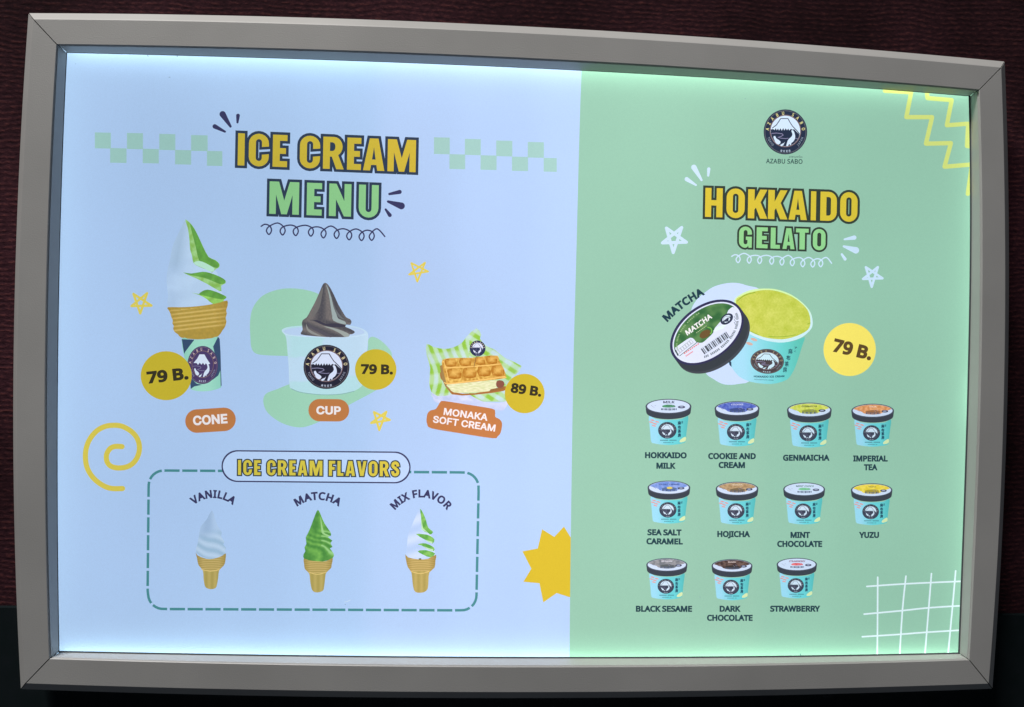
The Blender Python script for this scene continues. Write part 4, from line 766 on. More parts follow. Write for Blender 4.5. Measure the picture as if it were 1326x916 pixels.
for i in range(nd):
    s0 = i*per + 1; q = [pt(s0 + j*(per-3.4)/5) for j in range(6)]
    add([band(q, 3.3)], (62, 126, 142))
part('caption_box', 'white rounded box reading ICE CREAM FLAVORS')
x, y = z([(661,100)])[0]
add([rrect(x, y, 706/2.883, 119/2.883, 59/2.883, .5, 12)], NAVY); add([rrect(x, y, 706/2.883-3.4, 119/2.883-3.4, 57/2.883, .5, 12)], (160, 194, 244)); sub('lettering')
def auto(chars, x0, x1, gap=.16, space=.30):
    tot = 0; pos_ = []
    for c in chars:
        if c == ' ': tot += space; continue
        pos_.append((c, tot, tot + DISP[c][0])); tot += DISP[c][0] + gap
    tot -= gap; k = (x1-x0)/tot
    return [c for c, _, _ in pos_], [(x0+a*k, x0+b*k) for _, a, b in pos_]
cs, xs = auto('ICE CREAM FLAVORS', 308.2, 517.2)
heading(cs, xs, lambda x: 615.2 + (x-308)*.009, 19.3, .01, (196, 186, 72), (48, 62, 74), 1.6)
part('caption', 'VANILLA'); x, y = z([(277,327)])[0]; text_arc('VANILLA', x, y, 112/2.883, 90, 40, 9.2, NAVY, bold=.07)
part('caption', 'MATCHA above the green cone'); x, y = z([(668,352)])[0]; text_arc('MATCHA', x, y, 130/2.883, 90, 36, 9.2, NAVY, bold=.07)
part('caption', 'MIX FLAVOR'); x, y = z([(1053,335)])[0]; text_arc('MIX FLAVOR', x, y, 122/2.883, 90, 52, 9.2, NAVY, bold=.07, space=.4)
def smallwafer(z0, s):
    def f(x, y):
        X, Y = (x-z0[0])*s, (y-z0[1])*s
        if Y < z0[3]:
            ph = (Y + .0006*(X-z0[2])**2*-1) / 21.0; v = .5 + .5*math.cos(2*math.pi*ph); c = mix3((146,134,80), (184,170,116), v)
        else: v = .5 + .5*math.cos(X/9); c = mix3((152,144,86), (176,166,108), v*.6)
        return mix3(c, (130,116,62), max(0, abs(X-z0[2])/140 - .55)*1.3)
    return f
# vanilla
part('printed_cone', 'picture of a small vanilla cone'); z = Z(240,650,7.33); sub('soft_ice')
def van(x, y):
    X, Y = (x-240)*7.33, (y-650)*7.33
    c1 = mix3((136,170,216), (152,186,232), .5+.5*math.sin((X-253)/(12+Y*.08)))
    c2 = mix3((134,172,212), (168,198,238), (.5+.5*math.sin((Y - X*.42 + 12*math.sin(X/40))/15))*.8)
    return mix3(c1, c2, (Y + (X-250)*.3 - 250)/110)
add([smooth(z([(253,80),(285,170),(310,232),(345,290),(340,330),(372,380),(360,405),(388,440),(372,462),(384,490),(330,520),(230,545),(105,485),(116,400),(134,290),(150,230),(205,165)]), 2)], van, grid=1.3)
sub('wafer')
add([smooth(z([(98,480),(115,508),(170,532),(230,545),(300,532),(350,512),(385,490),(380,560),(366,605),(322,650),(312,720),(300,790),(285,820),(240,830),(195,815),(180,780),(172,720),(165,650),(125,602),(112,540)]), 2)], smallwafer((240,650,245,655), 7.33), grid=1.1)
add([band(smooth(z([(150,640),(240,660),(325,640)]), 3, False), .8)], (206,190,126))
# matcha
part('printed_cone', 'picture of a small green matcha cone'); z = Z(385,650,7.33); sub('soft_ice')
def mat_(x, y):
    X, Y = (x-385)*7.33, (y-650)*7.33
    v1 = .5+.5*math.sin((X-205)/(9+Y*.06)); v2 = .5+.5*math.sin((Y - X*.40 + 9*math.sin(X/33+Y/60))/(12.5 + 2.5*math.sin(Y/90)))
    t = max(0, min(1, (Y + (X-200)*.35 - 235)/90)); v = v1*(1-t) + v2*t
    c = mix3((66,128,66), (108,172,88), v*.8 + nz(x, y, .3, 8)*.35)
    if X > 225 and Y > 250: c = mix3(c, (150,204,160), max(0, v-.72)*2.4)
    return c
add([smooth(z([(195,76),(218,112),(258,205),(315,288),(318,322),(290,335),(332,368),(315,390),(334,430),(310,442),(345,492),(335,535),(240,568),(140,562),(65,542),(58,502),(76,470),(68,432),(86,400),(80,340),(100,300),(130,230),(170,122)]), 2)], mat_, grid=1.15)
add([smooth(z([(218,140),(232,200),(250,280),(262,300),(300,316),(312,324),(296,330),(240,306),(228,270),(222,200)]), 2)], (136,190,136))
sub('wafer')
add([smooth(z([(60,540),(100,552),(140,560),(240,568),(300,552),(337,535),(326,600),(320,630),(276,672),(265,720),(252,825),(232,850),(190,861),(150,850),(132,812),(120,740),(112,680),(72,640),(64,590)]), 2)], smallwafer((385,650,195,675), 7.33), grid=1.1)
add([band(smooth(z([(108,668),(190,690),(275,668)]), 3, False), .8)], (206,190,126))
# mix
part('printed_cone', 'picture of a small mixed vanilla and matcha cone'); z = Z(515,650,7.33); sub('soft_ice')
def mixw(x, y):
    X, Y = (x-515)*7.33, (y-650)*7.33; return mix3((152,186,236), (174,202,248), .5+.5*math.sin((Y+X*.3)/28))
add([smooth(z([(212,68),(170,140),(140,210),(105,290),(92,360),(88,430),(80,500),(130,535),(210,545),(300,535),(352,505),(345,440),(320,320),(270,250),(235,150)]), 2)], mixw, grid=2)
for q in ([(212,66),(242,108),(270,180),(290,245),(332,280),(328,300),(308,312),(290,296),(228,262),(222,150)], [(172,306),(250,308),(300,320),(348,355),(330,397),(262,362)], [(190,404),(240,393),(290,404),(345,435),(340,470),(270,442),(226,414)], [(190,470),(240,458),(290,464),(355,490),(312,528),(240,502)]):
    add([smooth(z(q), 2)], green((80,150,74), (134,192,110), z), grid=1.3)
for q in ([(222,160),(240,250),(290,296),(226,264)], [(262,362),(300,372),(332,380),(328,397),(290,382)], [(240,420),(300,442),(338,452),(336,468),(280,448)]):
    add([z(q)], (160,208,180))
sub('wafer')
add([smooth(z([(72,498),(100,528),(200,546),(290,540),(364,502),(358,560),(350,625),(300,672),(292,750),(285,825),(250,858),(190,863),(155,840),(140,760),(130,672),(96,622),(80,560)]), 2)], smallwafer((515,650,215,660), 7.33), grid=1.1)
add([band(smooth(z([(128,662),(215,682),(300,660)]), 3, False), .8)], (206,190,126))
add([ellipse(*z([(212,543)])[0], 1.9, .9, n=10)], (60,80,60))

# ================= right-hand field
Y2 = (196, 182, 60); G2 = (122, 190, 140); L2 = (44, 58, 56)
part('title', 'HOKKAIDO GELATO heading'); sub('yellow_lettering')
heading('HOKKAIDO', [(913.2,935.7),(940.8,964.4),(968.6,993.6),(994.7,1019.6),(1021.5,1045),(1050,1056.8),(1062.3,1083.6),(1088,1110.4)], lambda x: 281.0 + (x-913)*.0325, 37.6, .03, Y2, L2, 3.0)
sub('green_lettering')
heading('GELATO', [(957,973.6),(979.7,994.1),(998,1010),(1013.5,1029),(1030.6,1047),(1052.6,1069)], lambda x: 320.6 + (x-957)*.033, 27, .03, G2, L2, 2.5)
z = Z(840,205,6.54)
part('accent_strokes', 'white strokes at the upper left of HOKKAIDO')
for a, r0, b, r1 in (((383,78),23,(448,186),9), ((322,178),18,(400,228),8), ((509,92),14,(504,148),9)): add([drop(z([a])[0], r0/6.54, z([b])[0], r1/6.54)], PALE)
z = Z(840,120,3.523)
part('accent_strokes', 'white strokes right of GELATO')
for a, r0, b, r1 in (((938,662),10,(893,670),4), ((945,720),15,(890,702),5), ((896,760),7,(881,738),5)): add([drop(z([a])[0], r0/3.523, z([b])[0], r1/3.523)], PALE)
part('squiggle', 'white looped line under GELATO')
squiggle(Z(940,320,6.027), (45,74), (825,128), [95,182,263,357,437,518,600,678,740], [123,127,130,135,142,147,155,157,155],
         [(142,50),(230,65),(318,65),(400,73),(487,66),(572,82),(645,82),(712,92),(785,82)], .66, 1.6, PALE)
part('logo', 'round mountain emblem with the shop name below'); sub('emblem')
z = Z(960,120,8.327)
x, y = z([(475,425)])[0]; emblem(x, y, 235/8.327, 243/8.327, 0, 2, dark=(34,46,72), gold=(200,205,150), light=(178,208,246)); sub('lettering')
text('AZABU SABO', z([(266,764)])[0], z([(659,770)])[0], 50/8.327, (36,66,74), bold=.03, track=.05)
text('อาซาบุซาโบะ', z([(515,703)])[0], z([(660,704)])[0], 17/8.327, (60,90,96), font='T', bold=.02)

part('zigzag', 'yellow zigzag lines in the upper right corner')
z = Z(1080,50,3.984); ZC = (178, 200, 122)
add([band(z([(250,262),(330,276),(398,278),(386,340),(373,405),(440,404),(506,406),(490,475),(474,543),(540,540),(602,540),(588,600),(570,662),(640,655),(712,652)]), 1)] and quad_stroke(z([(262,270),(398,278),(373,406),(506,406),(474,543),(603,540),(570,662),(712,650),(690,802)]), 5.6), ZC, rule='any')
add(quad_stroke(z([(478,262),(482,308),(607,318),(582,448),(692,440),(686,555),(760,560)]), 5.6), ZC, rule='any')
part('grid_lines', 'white hand-drawn grid in the lower right corner')
z = Z(1080,700,4.24); gl_ = []
for q in ([(240,202),(239,420),(237,690)], [(395,196),(375,390),(357,690)], [(535,182),(520,370),(494,690)], [(668,167),(650,370),(620,690)],
          [(180,253),(400,238),(760,222)], [(165,405),(380,385),(520,370),(700,359),(780,357)], [(155,529),(360,516),(500,505),(760,489)]):
    gl_ += quad_stroke(z(smooth(q, 3, False)), 2.1)
add(gl_, (184, 216, 240), rule='any')

# --- big matcha cup
part('white_blob', 'white shape behind the matcha cup')
z = Z(840,350,4.277)
add([smooth(z([(235,225),(262,170),(310,125),(370,88),(460,70),(540,84),(640,140),(640,420),(570,600),(500,630),(420,633),(360,604),(310,560),(260,420),(238,300)]), 4)], (168, 200, 250))
part('printed_cup', 'picture of an open matcha gelato cup'); z = Z(940,365,6.543); sub('tub')
def tub(x, y):
    X, Y = (x-940)*6.543, (y-365)*6.543
    c = mix3((138,200,238), (92,190,204), (X-150)/330); return mix3(c, (80,176,176), (X-470)/160)
add([smooth(z([(60,380),(200,440),(330,490),(480,515),(600,495),(668,468),(655,520),(640,565),(620,630),(600,690),(580,740),(560,778),(520,828),(430,861),(330,866),(200,846),(110,802),(55,735),(22,690),(10,600)]), 2)], tub, grid=4)
add([z([(22,660),(45,680),(48,722),(30,705)])], (40,60,90))
sub('rim')
add([smooth(z([(70,160),(120,110),(210,70),(330,58),(440,68),(560,113),(660,188),(717,260),(735,340),(722,400),(650,467),(560,502),(470,516),(380,507),(300,487),(200,442),(150,380),(90,260)]), 3)], lambda x, y: mix3((178,222,170), (172,214,238), ((y-365)*6.543-120)/200))
sub('gelato')
def matcha(x, y):
    X, Y = (x-940)*6.543, (y-365)*6.543
    c = mix3((162,182,66), (188,202,108), .5 + nz(x, y, .08)*.5 + nz(x, y, .55, 2)*.28 + nz(x, y, 1.3, 4)*.35)
    return c
add([smooth(z([(84,160),(130,122),(200,92),(330,70),(440,82),(560,127),(650,192),(700,257),(717,345),(692,410),(600,460),(500,486),(420,486),(320,470),(215,428),(150,380),(110,280)]), 3)], matcha, grid=1.25)
for q, w in (([(95,165),(140,128),(180,108),(250,90)], 1.0), ([(360,462),(430,468),(520,462),(590,450)], .8), ([(690,360),(716,350)], .8), ([(210,420),(280,452)], .7)):
    add([band(smooth(z(q), 4, False), w)], (120,160,50))
for c in ((238,490),(200,525)):
    sub('mark' if c[0] > 220 else 'mark_')
    x, y = z([c])[0]; add([ellipse(x, y, 30/6.543, 12/6.543, 17, n=16)], (178,160,160))
KJ = (30, 70, 92); sub('lettering')
def kanji(ch, z, c, s, color, wx=1.0):
    a, G = glyph('J', ch); gx = [p[0] for l in G for p in l]; gy = [p[1] for l in G for p in l]
    mx_, my_ = (min(gx)+max(gx))/2, (min(gy)+max(gy))/2
    add([z([(c[0] + (x-mx_)*s*wx, c[1] - (y-my_)*s) for x, y in l]) for l in offset(G, .03)], color)
for ch, c in zip('麻布茶房', ((547,590),(529,645),(515,697),(500,745))): kanji(ch, z, c, 46, KJ, .8)
kanji('ア', z, (592,562), 26, KJ); kanji('イ', z, (584,590), 20, KJ)
text_arc('HOKKAIDO ICE CREAM', *z([(345,-1180)])[0], 1992/6.543, 270+.6, 3.7, 14/6.543, KJ, inner=True, bold=.07)
text('HOKKAIDO ICE CREAM', z([(240,832)])[0], z([(402,840)])[0], 9/6.543, (60,110,130), bold=.03)
sub('emblem')
x, y = z([(350,675)])[0]; emblem(x, y, 142/6.543, 105/6.543, 3, 2, dark=(64,62,72), gold=(150,150,130), light=(170,210,240))
sub('lid')
z = Z(860,365,6.785); X0, Y0 = z([(375,445)])[0]; k = 6.785
for t in range(9):
    f = t/8; add([ellipse(X0 + 55/k*(1-f), Y0 + 75/k*(1-f), 365/k, 235/k, -37, n=60)], (48,58,70) if 1 < t < 8 else ((58,68,82) if t < 8 else (44,48,86)))
add([ellipse(X0+.3, Y0+.2, 343/k, 215/k, -37, n=60)], (186,208,246))
def lidg(x, y): return mix3((46,96,62), (80,126,84), .5 + nz(x, y, .12, 6)*1.4)
gr = ellipse(X0+.2, Y0+.1, 330/k, 203/k, -37, n=30, a0=186, a1=352)
add([gr + smooth(z([(600,222),(565,250),(548,290),(520,322),(445,408),(430,450),(380,500),(335,536),(285,532),(262,505),(228,492),(160,535),(97,580)]), 2, False)], lidg, grid=2)
add([smooth(z([(433,430),(470,395),(545,375),(520,410),(470,428),(440,440)]), 2)], (190,220,236))
add([smooth(z([(310,480),(330,440),(380,420),(408,440),(390,480),(340,500)]), 2)], (92,78,52))
add([band(smooth(z([(380,400),(410,410),(418,440),(405,460)]), 3, False), 1.6)], (98,160,80))
text('MATCHA', z([(204,474)])[0], z([(424,318)])[0], 46/k, (206,226,240), bold=.05, track=.03, lean=.12)
text('DARKLY', z([(285,416)])[0], z([(338,385)])[0], 13/k, (190,210,190), bold=.02) if False else None
for a, b, w in (((285,412),(337,382),1.5), ((280,452),(375,385),.6)):
    pa, pb = z([a])[0], z([b])[0]; n_ = 7
    for i in range(n_):
        p = (pa[0]+(pb[0]-pa[0])*(i+.1)/n_, pa[1]+(pb[1]-pa[1])*(i+.1)/n_); q = (pa[0]+(pb[0]-pa[0])*(i+.75)/n_, pa[1]+(pb[1]-pa[1])*(i+.75)/n_)
        add([band([p, q], w)], (176,200,170))
# barcode
pa, pb = np.array(z([(322,592)])[0]), np.array(z([(545,440)])[0]); d_ = pb - pa; up_ = np.array([-d_[1], d_[0]]); up_ = up_ / np.hypot(*up_) * (56/k)
add([[tuple(pa - up_*.15), tuple(pb - up_*.15), tuple(pb + up_*1.15), tuple(pa + up_*1.15)]], (176,200,236))
pat = [1,1,0,1,0,0,1,1,1,0,1,0,1,1,0,0,1,0,1,1,0,1,0,0,1,0,1,1,1,0,1,0,0,1,1,0,1,0,1,1,0,1]
for i, bit in enumerate(pat):
    if bit:
        a = pa + d_*(i/len(pat)); b = pa + d_*((i+.92)/len(pat)); add([[tuple(a), tuple(b), tuple(b+up_), tuple(a+up_)]], (42,52,66))
# nutrition box, red lines and small print
pa, pb = np.array(z([(100,612)])[0]), np.array(z([(236,505)])[0]); d_ = pb-pa; up_ = np.array([-d_[1], d_[0]]); up_ = up_/np.hypot(*up_)*(38/k)
add([[tuple(pa), tuple(pb), tuple(pb+up_), tuple(pa+up_)]], (150,172,200))
for i in range(7):
    a = pa + d_*((i+.2)/7); add([[tuple(a+up_*.12), tuple(a+d_*.09+up_*.12), tuple(a+d_*.09+up_*.85), tuple(a+up_*.85)]], (186,206,236))
add([[tuple(pa+up_*1.35), tuple(pb+d_*.25+up_*1.35), tuple(pb+d_*.25+up_*1.5), tuple(pa+up_*1.5)]], (70,100,90))
add([z([(92,600),(104,598),(130,648),(118,652)])], (40,70,70))
for (a, b) in (((175,632),(310,540)), ((190,655),(255,612))):
    pa2, pb2 = np.array(z([a])[0]), np.array(z([b])[0]); n_ = 8
    for i in range(n_): 
        p = pa2+(pb2-pa2)*(i/n_); q = pa2+(pb2-pa2)*((i+.7)/n_); add([band([tuple(p), tuple(q)], 1.7)], (196,120,130))
for i in range(38):
    a0 = 6 + i*3.0
    if i % 7 == 6: continue
    add([ellipse(X0+.2, Y0+.2, 318/k, 190/k, -37, n=2, a0=a0, a1=a0+2.0) + ellipse(X0+.2, Y0+.2, 296/k, 170/k, -37, n=2, a0=a0, a1=a0+2.0)[::-1]], (96,116,132))
for i in range(26):
    a0 = 192 + i*3.4
    if i % 6 == 5: continue
    add([ellipse(X0+.2, Y0+.2, 310/k, 186/k, -37, n=2, a0=a0, a1=a0+2.2) + ellipse(X0+.2, Y0+.2, 297/k, 174/k, -37, n=2, a0=a0, a1=a0+2.2)[::-1]], (118,160,122))
x, y = z([(550,328)])[0]; emblem(x, y, 62/k, 42/k, -37, 0, dark=(40,50,76), light=(180,208,240))
for i in range(9):
    x, y = z([(618+ (i%3)*4, 305 + i*9)])[0]; add([ellipse(x, y, .9, .45, -20, n=6)], (100,120,140))
part('caption', 'large curved MATCHA beside the open cup')
a, b = z([(30,350)])[0], z([(352,112)])[0]
mx_, my_ = (a[0]+b[0])/2, (a[1]+b[1])/2; d_ = (b[0]-a[0], b[1]-a[1]); Lc = math.hypot(*d_); sag = 17/k; Rr = (Lc*Lc/4+sag*sag)/(2*sag)
nx, ny = -d_[1]/Lc, d_[0]/Lc; cxx, cyy = mx_ + nx*(Rr-sag), my_ + ny*(Rr-sag)
am = math.degrees(math.atan2(-(my_-cyy), mx_-cxx))
text_arc('MATCHA', cxx, cyy, Rr, am, math.degrees(math.asin(Lc/2/Rr)), 9.3, (28,56,74), bold=.075)
part('price_badge', 'pale yellow badge reading 79 B. right of the matcha cup')
z = Z(840,350,4.277); x, y = z([(1113,440)])[0]; add([ellipse(x, y, 145/4.277, 147/4.277, n=52)], (222,214,104)); sub('lettering')
text('79 B.', z([(1014,450)])[0], z([(1228,501)])[0], 75/4.277, (78,66,44), bold=.085)

# --- the eleven small cups
def gelato(cx, cy, w, label, top_c, top2=None, ink_c=(40,60,80), full=False):
    part('printed_cup', label); s = w / 59.5; k = 8.325 / s
    z = lambda pts: [(cx + (x-337)/k, cy + (y-180)/k) for x, y in pts]
    def tubc(x, y):
        X = (x-cx)*k + 337; c = mix3((128,194,232), (88,186,208), (X-210)/150); return mix3(c, (72,168,182), (X-430)/110)
    sub('tub')
    add([smooth(z([(128,280),(200,315),(340,325),(480,315),(550,280),(545,360),(532,460),(522,555),(500,574),(440,588),(340,597),(250,590),(180,578),(150,560),(140,460),(130,360)]), 2)], tubc, grid=3.2)
    add([smooth(z([(465,540),(520,505),(524,545),(500,562),(460,566)]), 2)], (176,206,170))
    for c in ((165,328),(215,345),(190,366),(150,350),(180,388)): add([ellipse(*z([c])[0], 25/k, 8/k, 15, n=8)], (184,142,152))
    for y0, wd, hh in ((545,178,11),(570,112,7)):
        n_ = 16 if wd > 150 else 11
        for i in range(n_):
            if i in (8,): continue
            x0 = 337 - wd/2 + wd*i/n_; add([z([(x0, y0-hh/2), (x0+wd/n_*.72, y0-hh/2), (x0+wd/n_*.72, y0+hh/2), (x0, y0+hh/2)])], (56,104,126))
    for ch, yy in zip('麻布茶房', (358,405,447,490)):
        a_, G = glyph('J', ch); gx = [p[0] for l in G for p in l]; gy = [p[1] for l in G for p in l]; mx_, my_ = (min(gx)+max(gx))/2, (min(gy)+max(gy))/2
        add([z([(455 + (x-mx_)*36, yy - (y-my_)*42) for x, y in l]) for l in offset(G, .05)], (30,68,94), rule='wind')
    for yy in (345, 358): add([z([(478,yy-4),(496,yy-6),(492,yy+4),(476,yy+5)])], (40,84,110))
    sub('emblem'); emblem(*z([(325,437)])[0], 100/k, 90/k, 0, 1, dark=(52,62,84), gold=(120,130,140), light=(170,202,236))
    sub('lid')
    x0, y0 = z([(337,180)])[0]
    low = ellipse(x0, y0 + 62/k, 240/k, 76/k, n=18, a0=0, a1=180); upp = ellipse(x0, y0, 248/k, 82/k, n=22, a0=180, a1=360)
    add([upp + low], (50,60,76)); add([ellipse(x0, y0, 246/k, 80/k, n=40)], (62,74,96))
    add([ellipse(x0, y0 - 2/k, 231/k, 71/k, n=36)], (170,198,238))
    sub('lid_label')
    zx, zy = x0, y0 - 2/k
    def tc(x, y): return mix3(top_c, top2 or top_c, .5 + nz(x, y, .35, cx)*1.6)
    if full:
        add([ellipse(zx, zy, 228/k, 69/k, n=24, a0=195, a1=345) + ellipse(zx, zy + 16/k, 120/k, 30/k, n=10, a0=0, a1=180)], tc, grid=1.5)
        add([smooth(z([(250,190),(300,175),(370,172),(430,188),(400,205),(290,206)]), 2)], mix3(top_c, (40,50,50), .35))
    else:
        add([smooth(z([(270,172),(320,160),(400,166),(410,186),(340,192),(280,188)]), 2)], tc)
    for i in range(12):
        xx = 258 + i*14.5; add([z([(xx, 200), (xx+8+4*(i % 3 == 0), 200), (xx+8+4*(i % 3 == 0), 224-abs(i-6)), (xx, 224-abs(i-6))])], (60,80,110))
    for i in range(8):
        xx = 150 + i*13 + (i//4)*150; add([z([(xx, 168+(i%3)*9), (xx+9, 168+(i%3)*9), (xx+9, 173+(i%3)*9), (xx, 173+(i%3)*9)])], (120,130,170))
    add([ellipse(*z([(478,186)])[0], 40/k, 15/k, n=16)], (56,64,90)); add([ellipse(*z([(478,184)])[0], 22/k, 8/k, n=10)], (130,150,190))
    t_ = {'milk': 'MILK'}.get(label.split()[-1], None)
    return z, zx, zy, k
def cap_(lines):
    part('caption', ' '.join(l[0] for l in lines))
    for s_, xa, ya, xb, yb in lines: text(s_, (xa, ya), (xb, yb), 7.9, TEXTG, bold=.085, track=.015)
def toptext(z, s_, x0, x1, y, cap, color, bold=.05): text(s_, z([(x0, y)])[0], z([(x1, y)])[0], cap, color, bold=bold, lean=.15)
z, zx, zy, k = gelato(865.6, 526.6, 59.4, 'picture of a gelato cup with a pale lid above HOKKAIDO MILK', (70,140,110), (60,110,90)); toptext(z, 'MILK', 278, 402, 146, 26/8.3, (50,60,90))
z, zx, zy, k = gelato(954.4, 529.4, 58.2, 'picture of a gelato cup with a blue lid', (62,84,180), (90,116,200), full=True); toptext(z, 'COOKIES', 270, 404, 142, 16/8.3, (170,190,235))
z, zx, zy, k = gelato(1048, 531.2, 57.9, 'picture of a gelato cup with a yellow-green lid', (170,190,76), (188,204,110), full=True); toptext(z, 'GENMAICHA', 250, 424, 148, 18/8.3, (60,80,60))
z, zx, zy, k = gelato(1130, 532.2, 55.3, 'picture of a gelato cup with an orange-brown lid', (184,126,84), (206,160,120), full=True); toptext(z, 'TEA', 290, 384, 140, 14/8.3, (200,190,190))
z, zx, zy, k = gelato(866.2, 631.8, 55.3, 'picture of a gelato cup with a blue and yellow lid', (92,128,208), (120,150,220), full=True)
sub('lid_label'); add([ellipse(*z([(345,182)])[0], 34/k, 14/k, n=12)], (196,186,96)); toptext(z, 'SEA SALT CARAMEL', 215, 460, 150, 16/8.3, (54,70,130))
z, zx, zy, k = gelato(954.4, 633.2, 55.2, 'picture of a gelato cup with a brown lid', (134,118,94), (164,150,124), full=True); toptext(z, 'HOJICHA', 275, 400, 140, 14/8.3, (190,190,180))
z, zx, zy, k = gelato(1041.3, 633.9, 54.2, 'picture of a gelato cup with a mint green lid', (92,168,136), (120,190,160), full=False)
sub('lid_label'); toptext(z, 'MINT', 240, 330, 152, 18/8.3, (60,96,100)); toptext(z, 'CHOCO', 340, 450, 152, 18/8.3, (60,110,100))
z, zx, zy, k = gelato(1128.7, 635.0, 53.8, 'picture of a gelato cup with a yellow lid', (206,190,60), (216,204,92), full=True); toptext(z, 'YUZU', 296, 384, 146, 14/8.3, (80,90,70))
z, zx, zy, k = gelato(863.5, 731.8, 53.2, 'picture of a gelato cup with a grey lid', (96,108,124), (130,140,156), full=True); toptext(z, 'SESAME', 270, 404, 142, 14/8.3, (180,195,220))
z, zx, zy, k = gelato(947.9, 733.0, 53.0, 'picture of a gelato cup with a black-brown lid', (58,50,54), (96,84,84), full=True); toptext(z, 'DARK', 290, 384, 142, 14/8.3, (180,180,190))
z, zx, zy, k = gelato(1031.8, 731.3, 52.2, 'picture of a gelato cup with a white and pink lid', (186,84,96), (210,120,130)); toptext(z, 'STRAWBERRY', 240, 440, 150, 18/8.3, (110,60,90))
cap_([('HOKKAIDO',835.2,593.6,889.2,593.9),('MILK',849.9,607.2,874.4,607.4)])
cap_([('COOKIE AND',917,594.8,978.8,594.9),('CREAM',930.5,606.3,964.7,606.5)])
cap_([('GENMAICHA',1013.9,597,1074,596.9)])
cap_([('IMPERIAL',1104.8,597.9,1149.5,598),('TEA',1118.7,609.3,1136,609.3)])
cap_([('SEA SALT',838.3,693.4,882.5,693.8),('CARAMEL',837,705.1,884.2,705.4)])
cap_([('HOJICHA',928.8,695.7,971.1,695.9)])
cap_([('MINT',1023.6,696.9,1049,696.9),('CHOCOLATE',1006.4,708.5,1064.7,708.6)])
cap_([('YUZU',1112.7,697,1138.3,696.9)])
cap_([('BLACK SESAME',823.4,792.5,896.2,792.6)])
cap_([('DARK',931.8,792.5,958.6,792.5),('CHOCOLATE',915.5,804.2,974.6,804.3)])
cap_([('STRAWBERRY',997.2,792.4,1061.8,792.4)])
# dust under the film and a caught hair
for x, y, a, b, r in ((191.5,72.5,.5,1.6,-20),(229.5,73,.8,1,0),(219.5,100.2,1.4,.35,0),(98,83,.6,.4,0),(906.5,773.5,.5,.5,0),(447,783,.6,.4,0),(965,128,.5,.5,0)):
    part('speck', 'speck of dust under the film'); add([ellipse(x, y, a, b, r, n=8)], (100,130,165))
part('hair', 'dark hair caught at the lower edge of the green field')
add([band(smooth([(1036.4,846.6),(1036.8,850),(1038.2,854)], 3, False), 1.0)], (60,110,115))
part('scratch', 'small pale scratch under the flavours box')
add([band(smooth([(446,780),(450,779),(454,777)], 3, False), .7)], (180,205,240))

# --- triangulate everything into one gapless film
verts, edges = [], []
for idx, it in enumerate(ITEMS):
    for l in it['loops']:
        b = len(verts); n = len(l); verts += [Vector(p) for p in l]; edges += [(b + i, b + (i+1) % n) for i in range(n)]
def inside(px, py, l):
    c = False; j = len(l) - 1
    for i in range(len(l)):
        xi, yi = l[i]; xj, yj = l[j]
        if (yi > py) != (yj > py) and px < (xj-xi)*(py-yi)/(yj-yi) + xi: c = not c
        j = i
    return c
seen = set()
for it in ITEMS:
    if not it['grid']: continue
    g = it['grid']; l = it['loops'][0]; xs_ = [p[0] for p in l]; ys_ = [p[1] for p in l]
    j = 0; y = min(ys_) + g/2
    while y < max(ys_):
        x = min(xs_) + g/2 + (g/2 if j % 2 else 0)
        while x < max(xs_):
            if inside(x, y, l):
                kx_ = (round(x*1.6), round(y*1.6))
                if kx_ not in seen: seen.add(kx_); verts.append(Vector((x + 0.013*math.sin(x*9+y*5), y + 0.011*math.cos(x*7-y*4))))
            x += g
        y += g*0.87; j += 1
ov, oe, of, _v, _e, _f = delaunay_2d_cdt(verts, edges, [], 0, 1e-4, False)
OV = np.array([(v.x, v.y) for v in ov]); OF = np.array([list(f) for f in of])
cen = OV[OF].mean(axis=1); order = np.argsort(cen[:, 0]); cxs = cen[order, 0]
best = np.full(len(OF), -1)
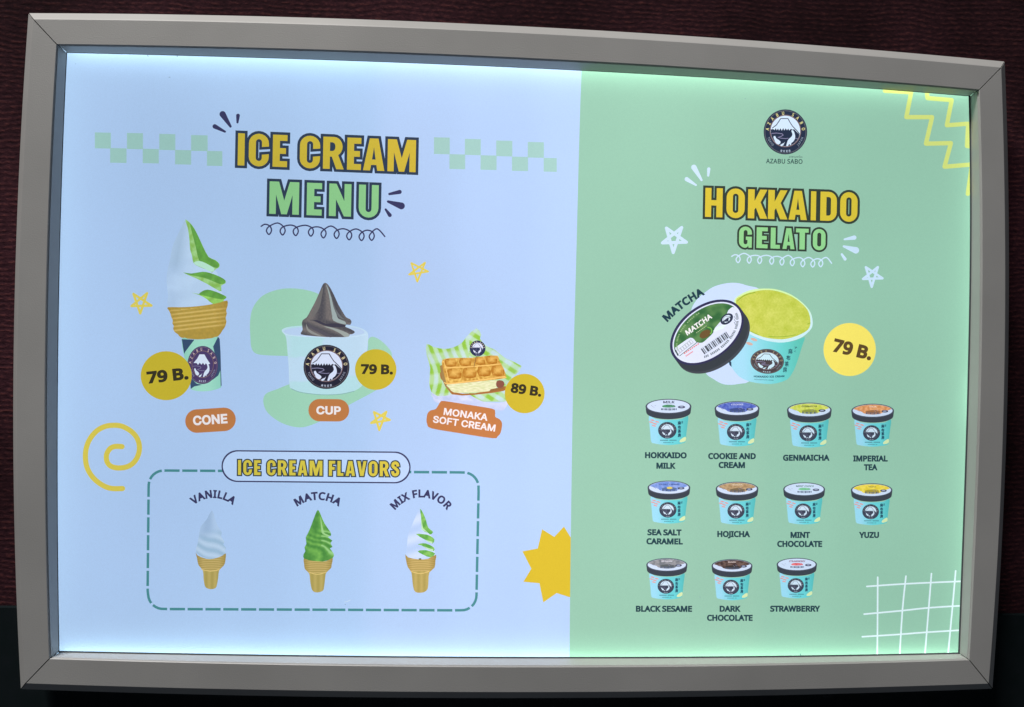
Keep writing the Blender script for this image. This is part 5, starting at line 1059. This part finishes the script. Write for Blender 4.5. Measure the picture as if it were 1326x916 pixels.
for idx, it in enumerate(ITEMS):
    cnt = {}
    lo = min(p[0] for l in it['loops'] for p in l); hi = max(p[0] for l in it['loops'] for p in l)
    ylo = min(p[1] for l in it['loops'] for p in l); yhi = max(p[1] for l in it['loops'] for p in l)
    sel = order[np.searchsorted(cxs, lo):np.searchsorted(cxs, hi)]
    sel = sel[(cen[sel, 1] >= ylo) & (cen[sel, 1] <= yhi)]
    if not len(sel): continue
    X, Y = cen[sel, 0], cen[sel, 1]; hit = np.zeros(len(sel), bool)
    wn = np.zeros(len(sel), int)
    for l in it['loops']:
        c = np.zeros(len(sel), bool); L = np.array(l); Lp = np.roll(L, 1, axis=0)
        for (xi, yi), (xj, yj) in zip(L, Lp):
            if yi == yj: continue
            m = (yi > Y) != (yj > Y)
            if m.any():
                m &= X < (xj-xi)*(Y-yi)/(yj-yi) + xi
                c ^= m; wn += np.where(m, 1 if yi > yj else -1, 0)
        if it['rule'] == 'any': hit |= c
        else: hit ^= c
    if it['rule'] == 'wind': hit = wn != 0
    if idx > 0: hit &= best[sel] >= 0
    best[sel[hit]] = idx
buckets = {}
for f, bi in zip(OF.tolist(), best.tolist()):
    if bi >= 0: it = ITEMS[bi]; buckets.setdefault((it['part'], it['sub']), []).append((f, bi))
print('film verts', len(ov), 'tris', len(of), 'objects', len(buckets))
P3 = [at(v.x, v.y, FILM) for v in ov]
made = {}
def film_obj(name, tris, parent, label=None):
    remap, V, F, C = {}, [], [], []
    for f, best in tris:
        cf = ITEMS[best]['color']; t = []
        for i in f:
            if i not in remap: remap[i] = len(V); V.append(P3[i])
            t.append(remap[i]); 
            c = cf(ov[i].x, ov[i].y) if callable(cf) else cf
            C += list(ink(c)) + [1.0]
        # faces look at the viewer
        F.append(t)
    me = bpy.data.meshes.new(name); me.from_pydata(V, [], F); me.update()
    a = me.color_attributes.new('ink', 'FLOAT_COLOR', 'CORNER'); a.data.foreach_set('color', C)
    me.materials.append(M_FILM)
    if len(me.polygons) and me.polygons[0].normal.y > 0: me.flip_normals()
    o = bpy.data.objects.new(name, me); COL.objects.link(o); o.parent = parent
    if label: o['label'] = label
    return o
for key, info in PARTS.items():
    subs = [k_ for k_ in buckets if k_[0] == key]
    if not subs: continue
    main = buckets.get((key, None))
    if main: root = film_obj(info['name'], main, BOX, info['label'])
    else:
        root = bpy.data.objects.new(info['name'], None); COL.objects.link(root); root.parent = BOX
        if info['label']: root['label'] = info['label']
    for k_ in subs:
        if k_[1] is not None: film_obj(k_[1].rstrip('_'), buckets[k_], root)
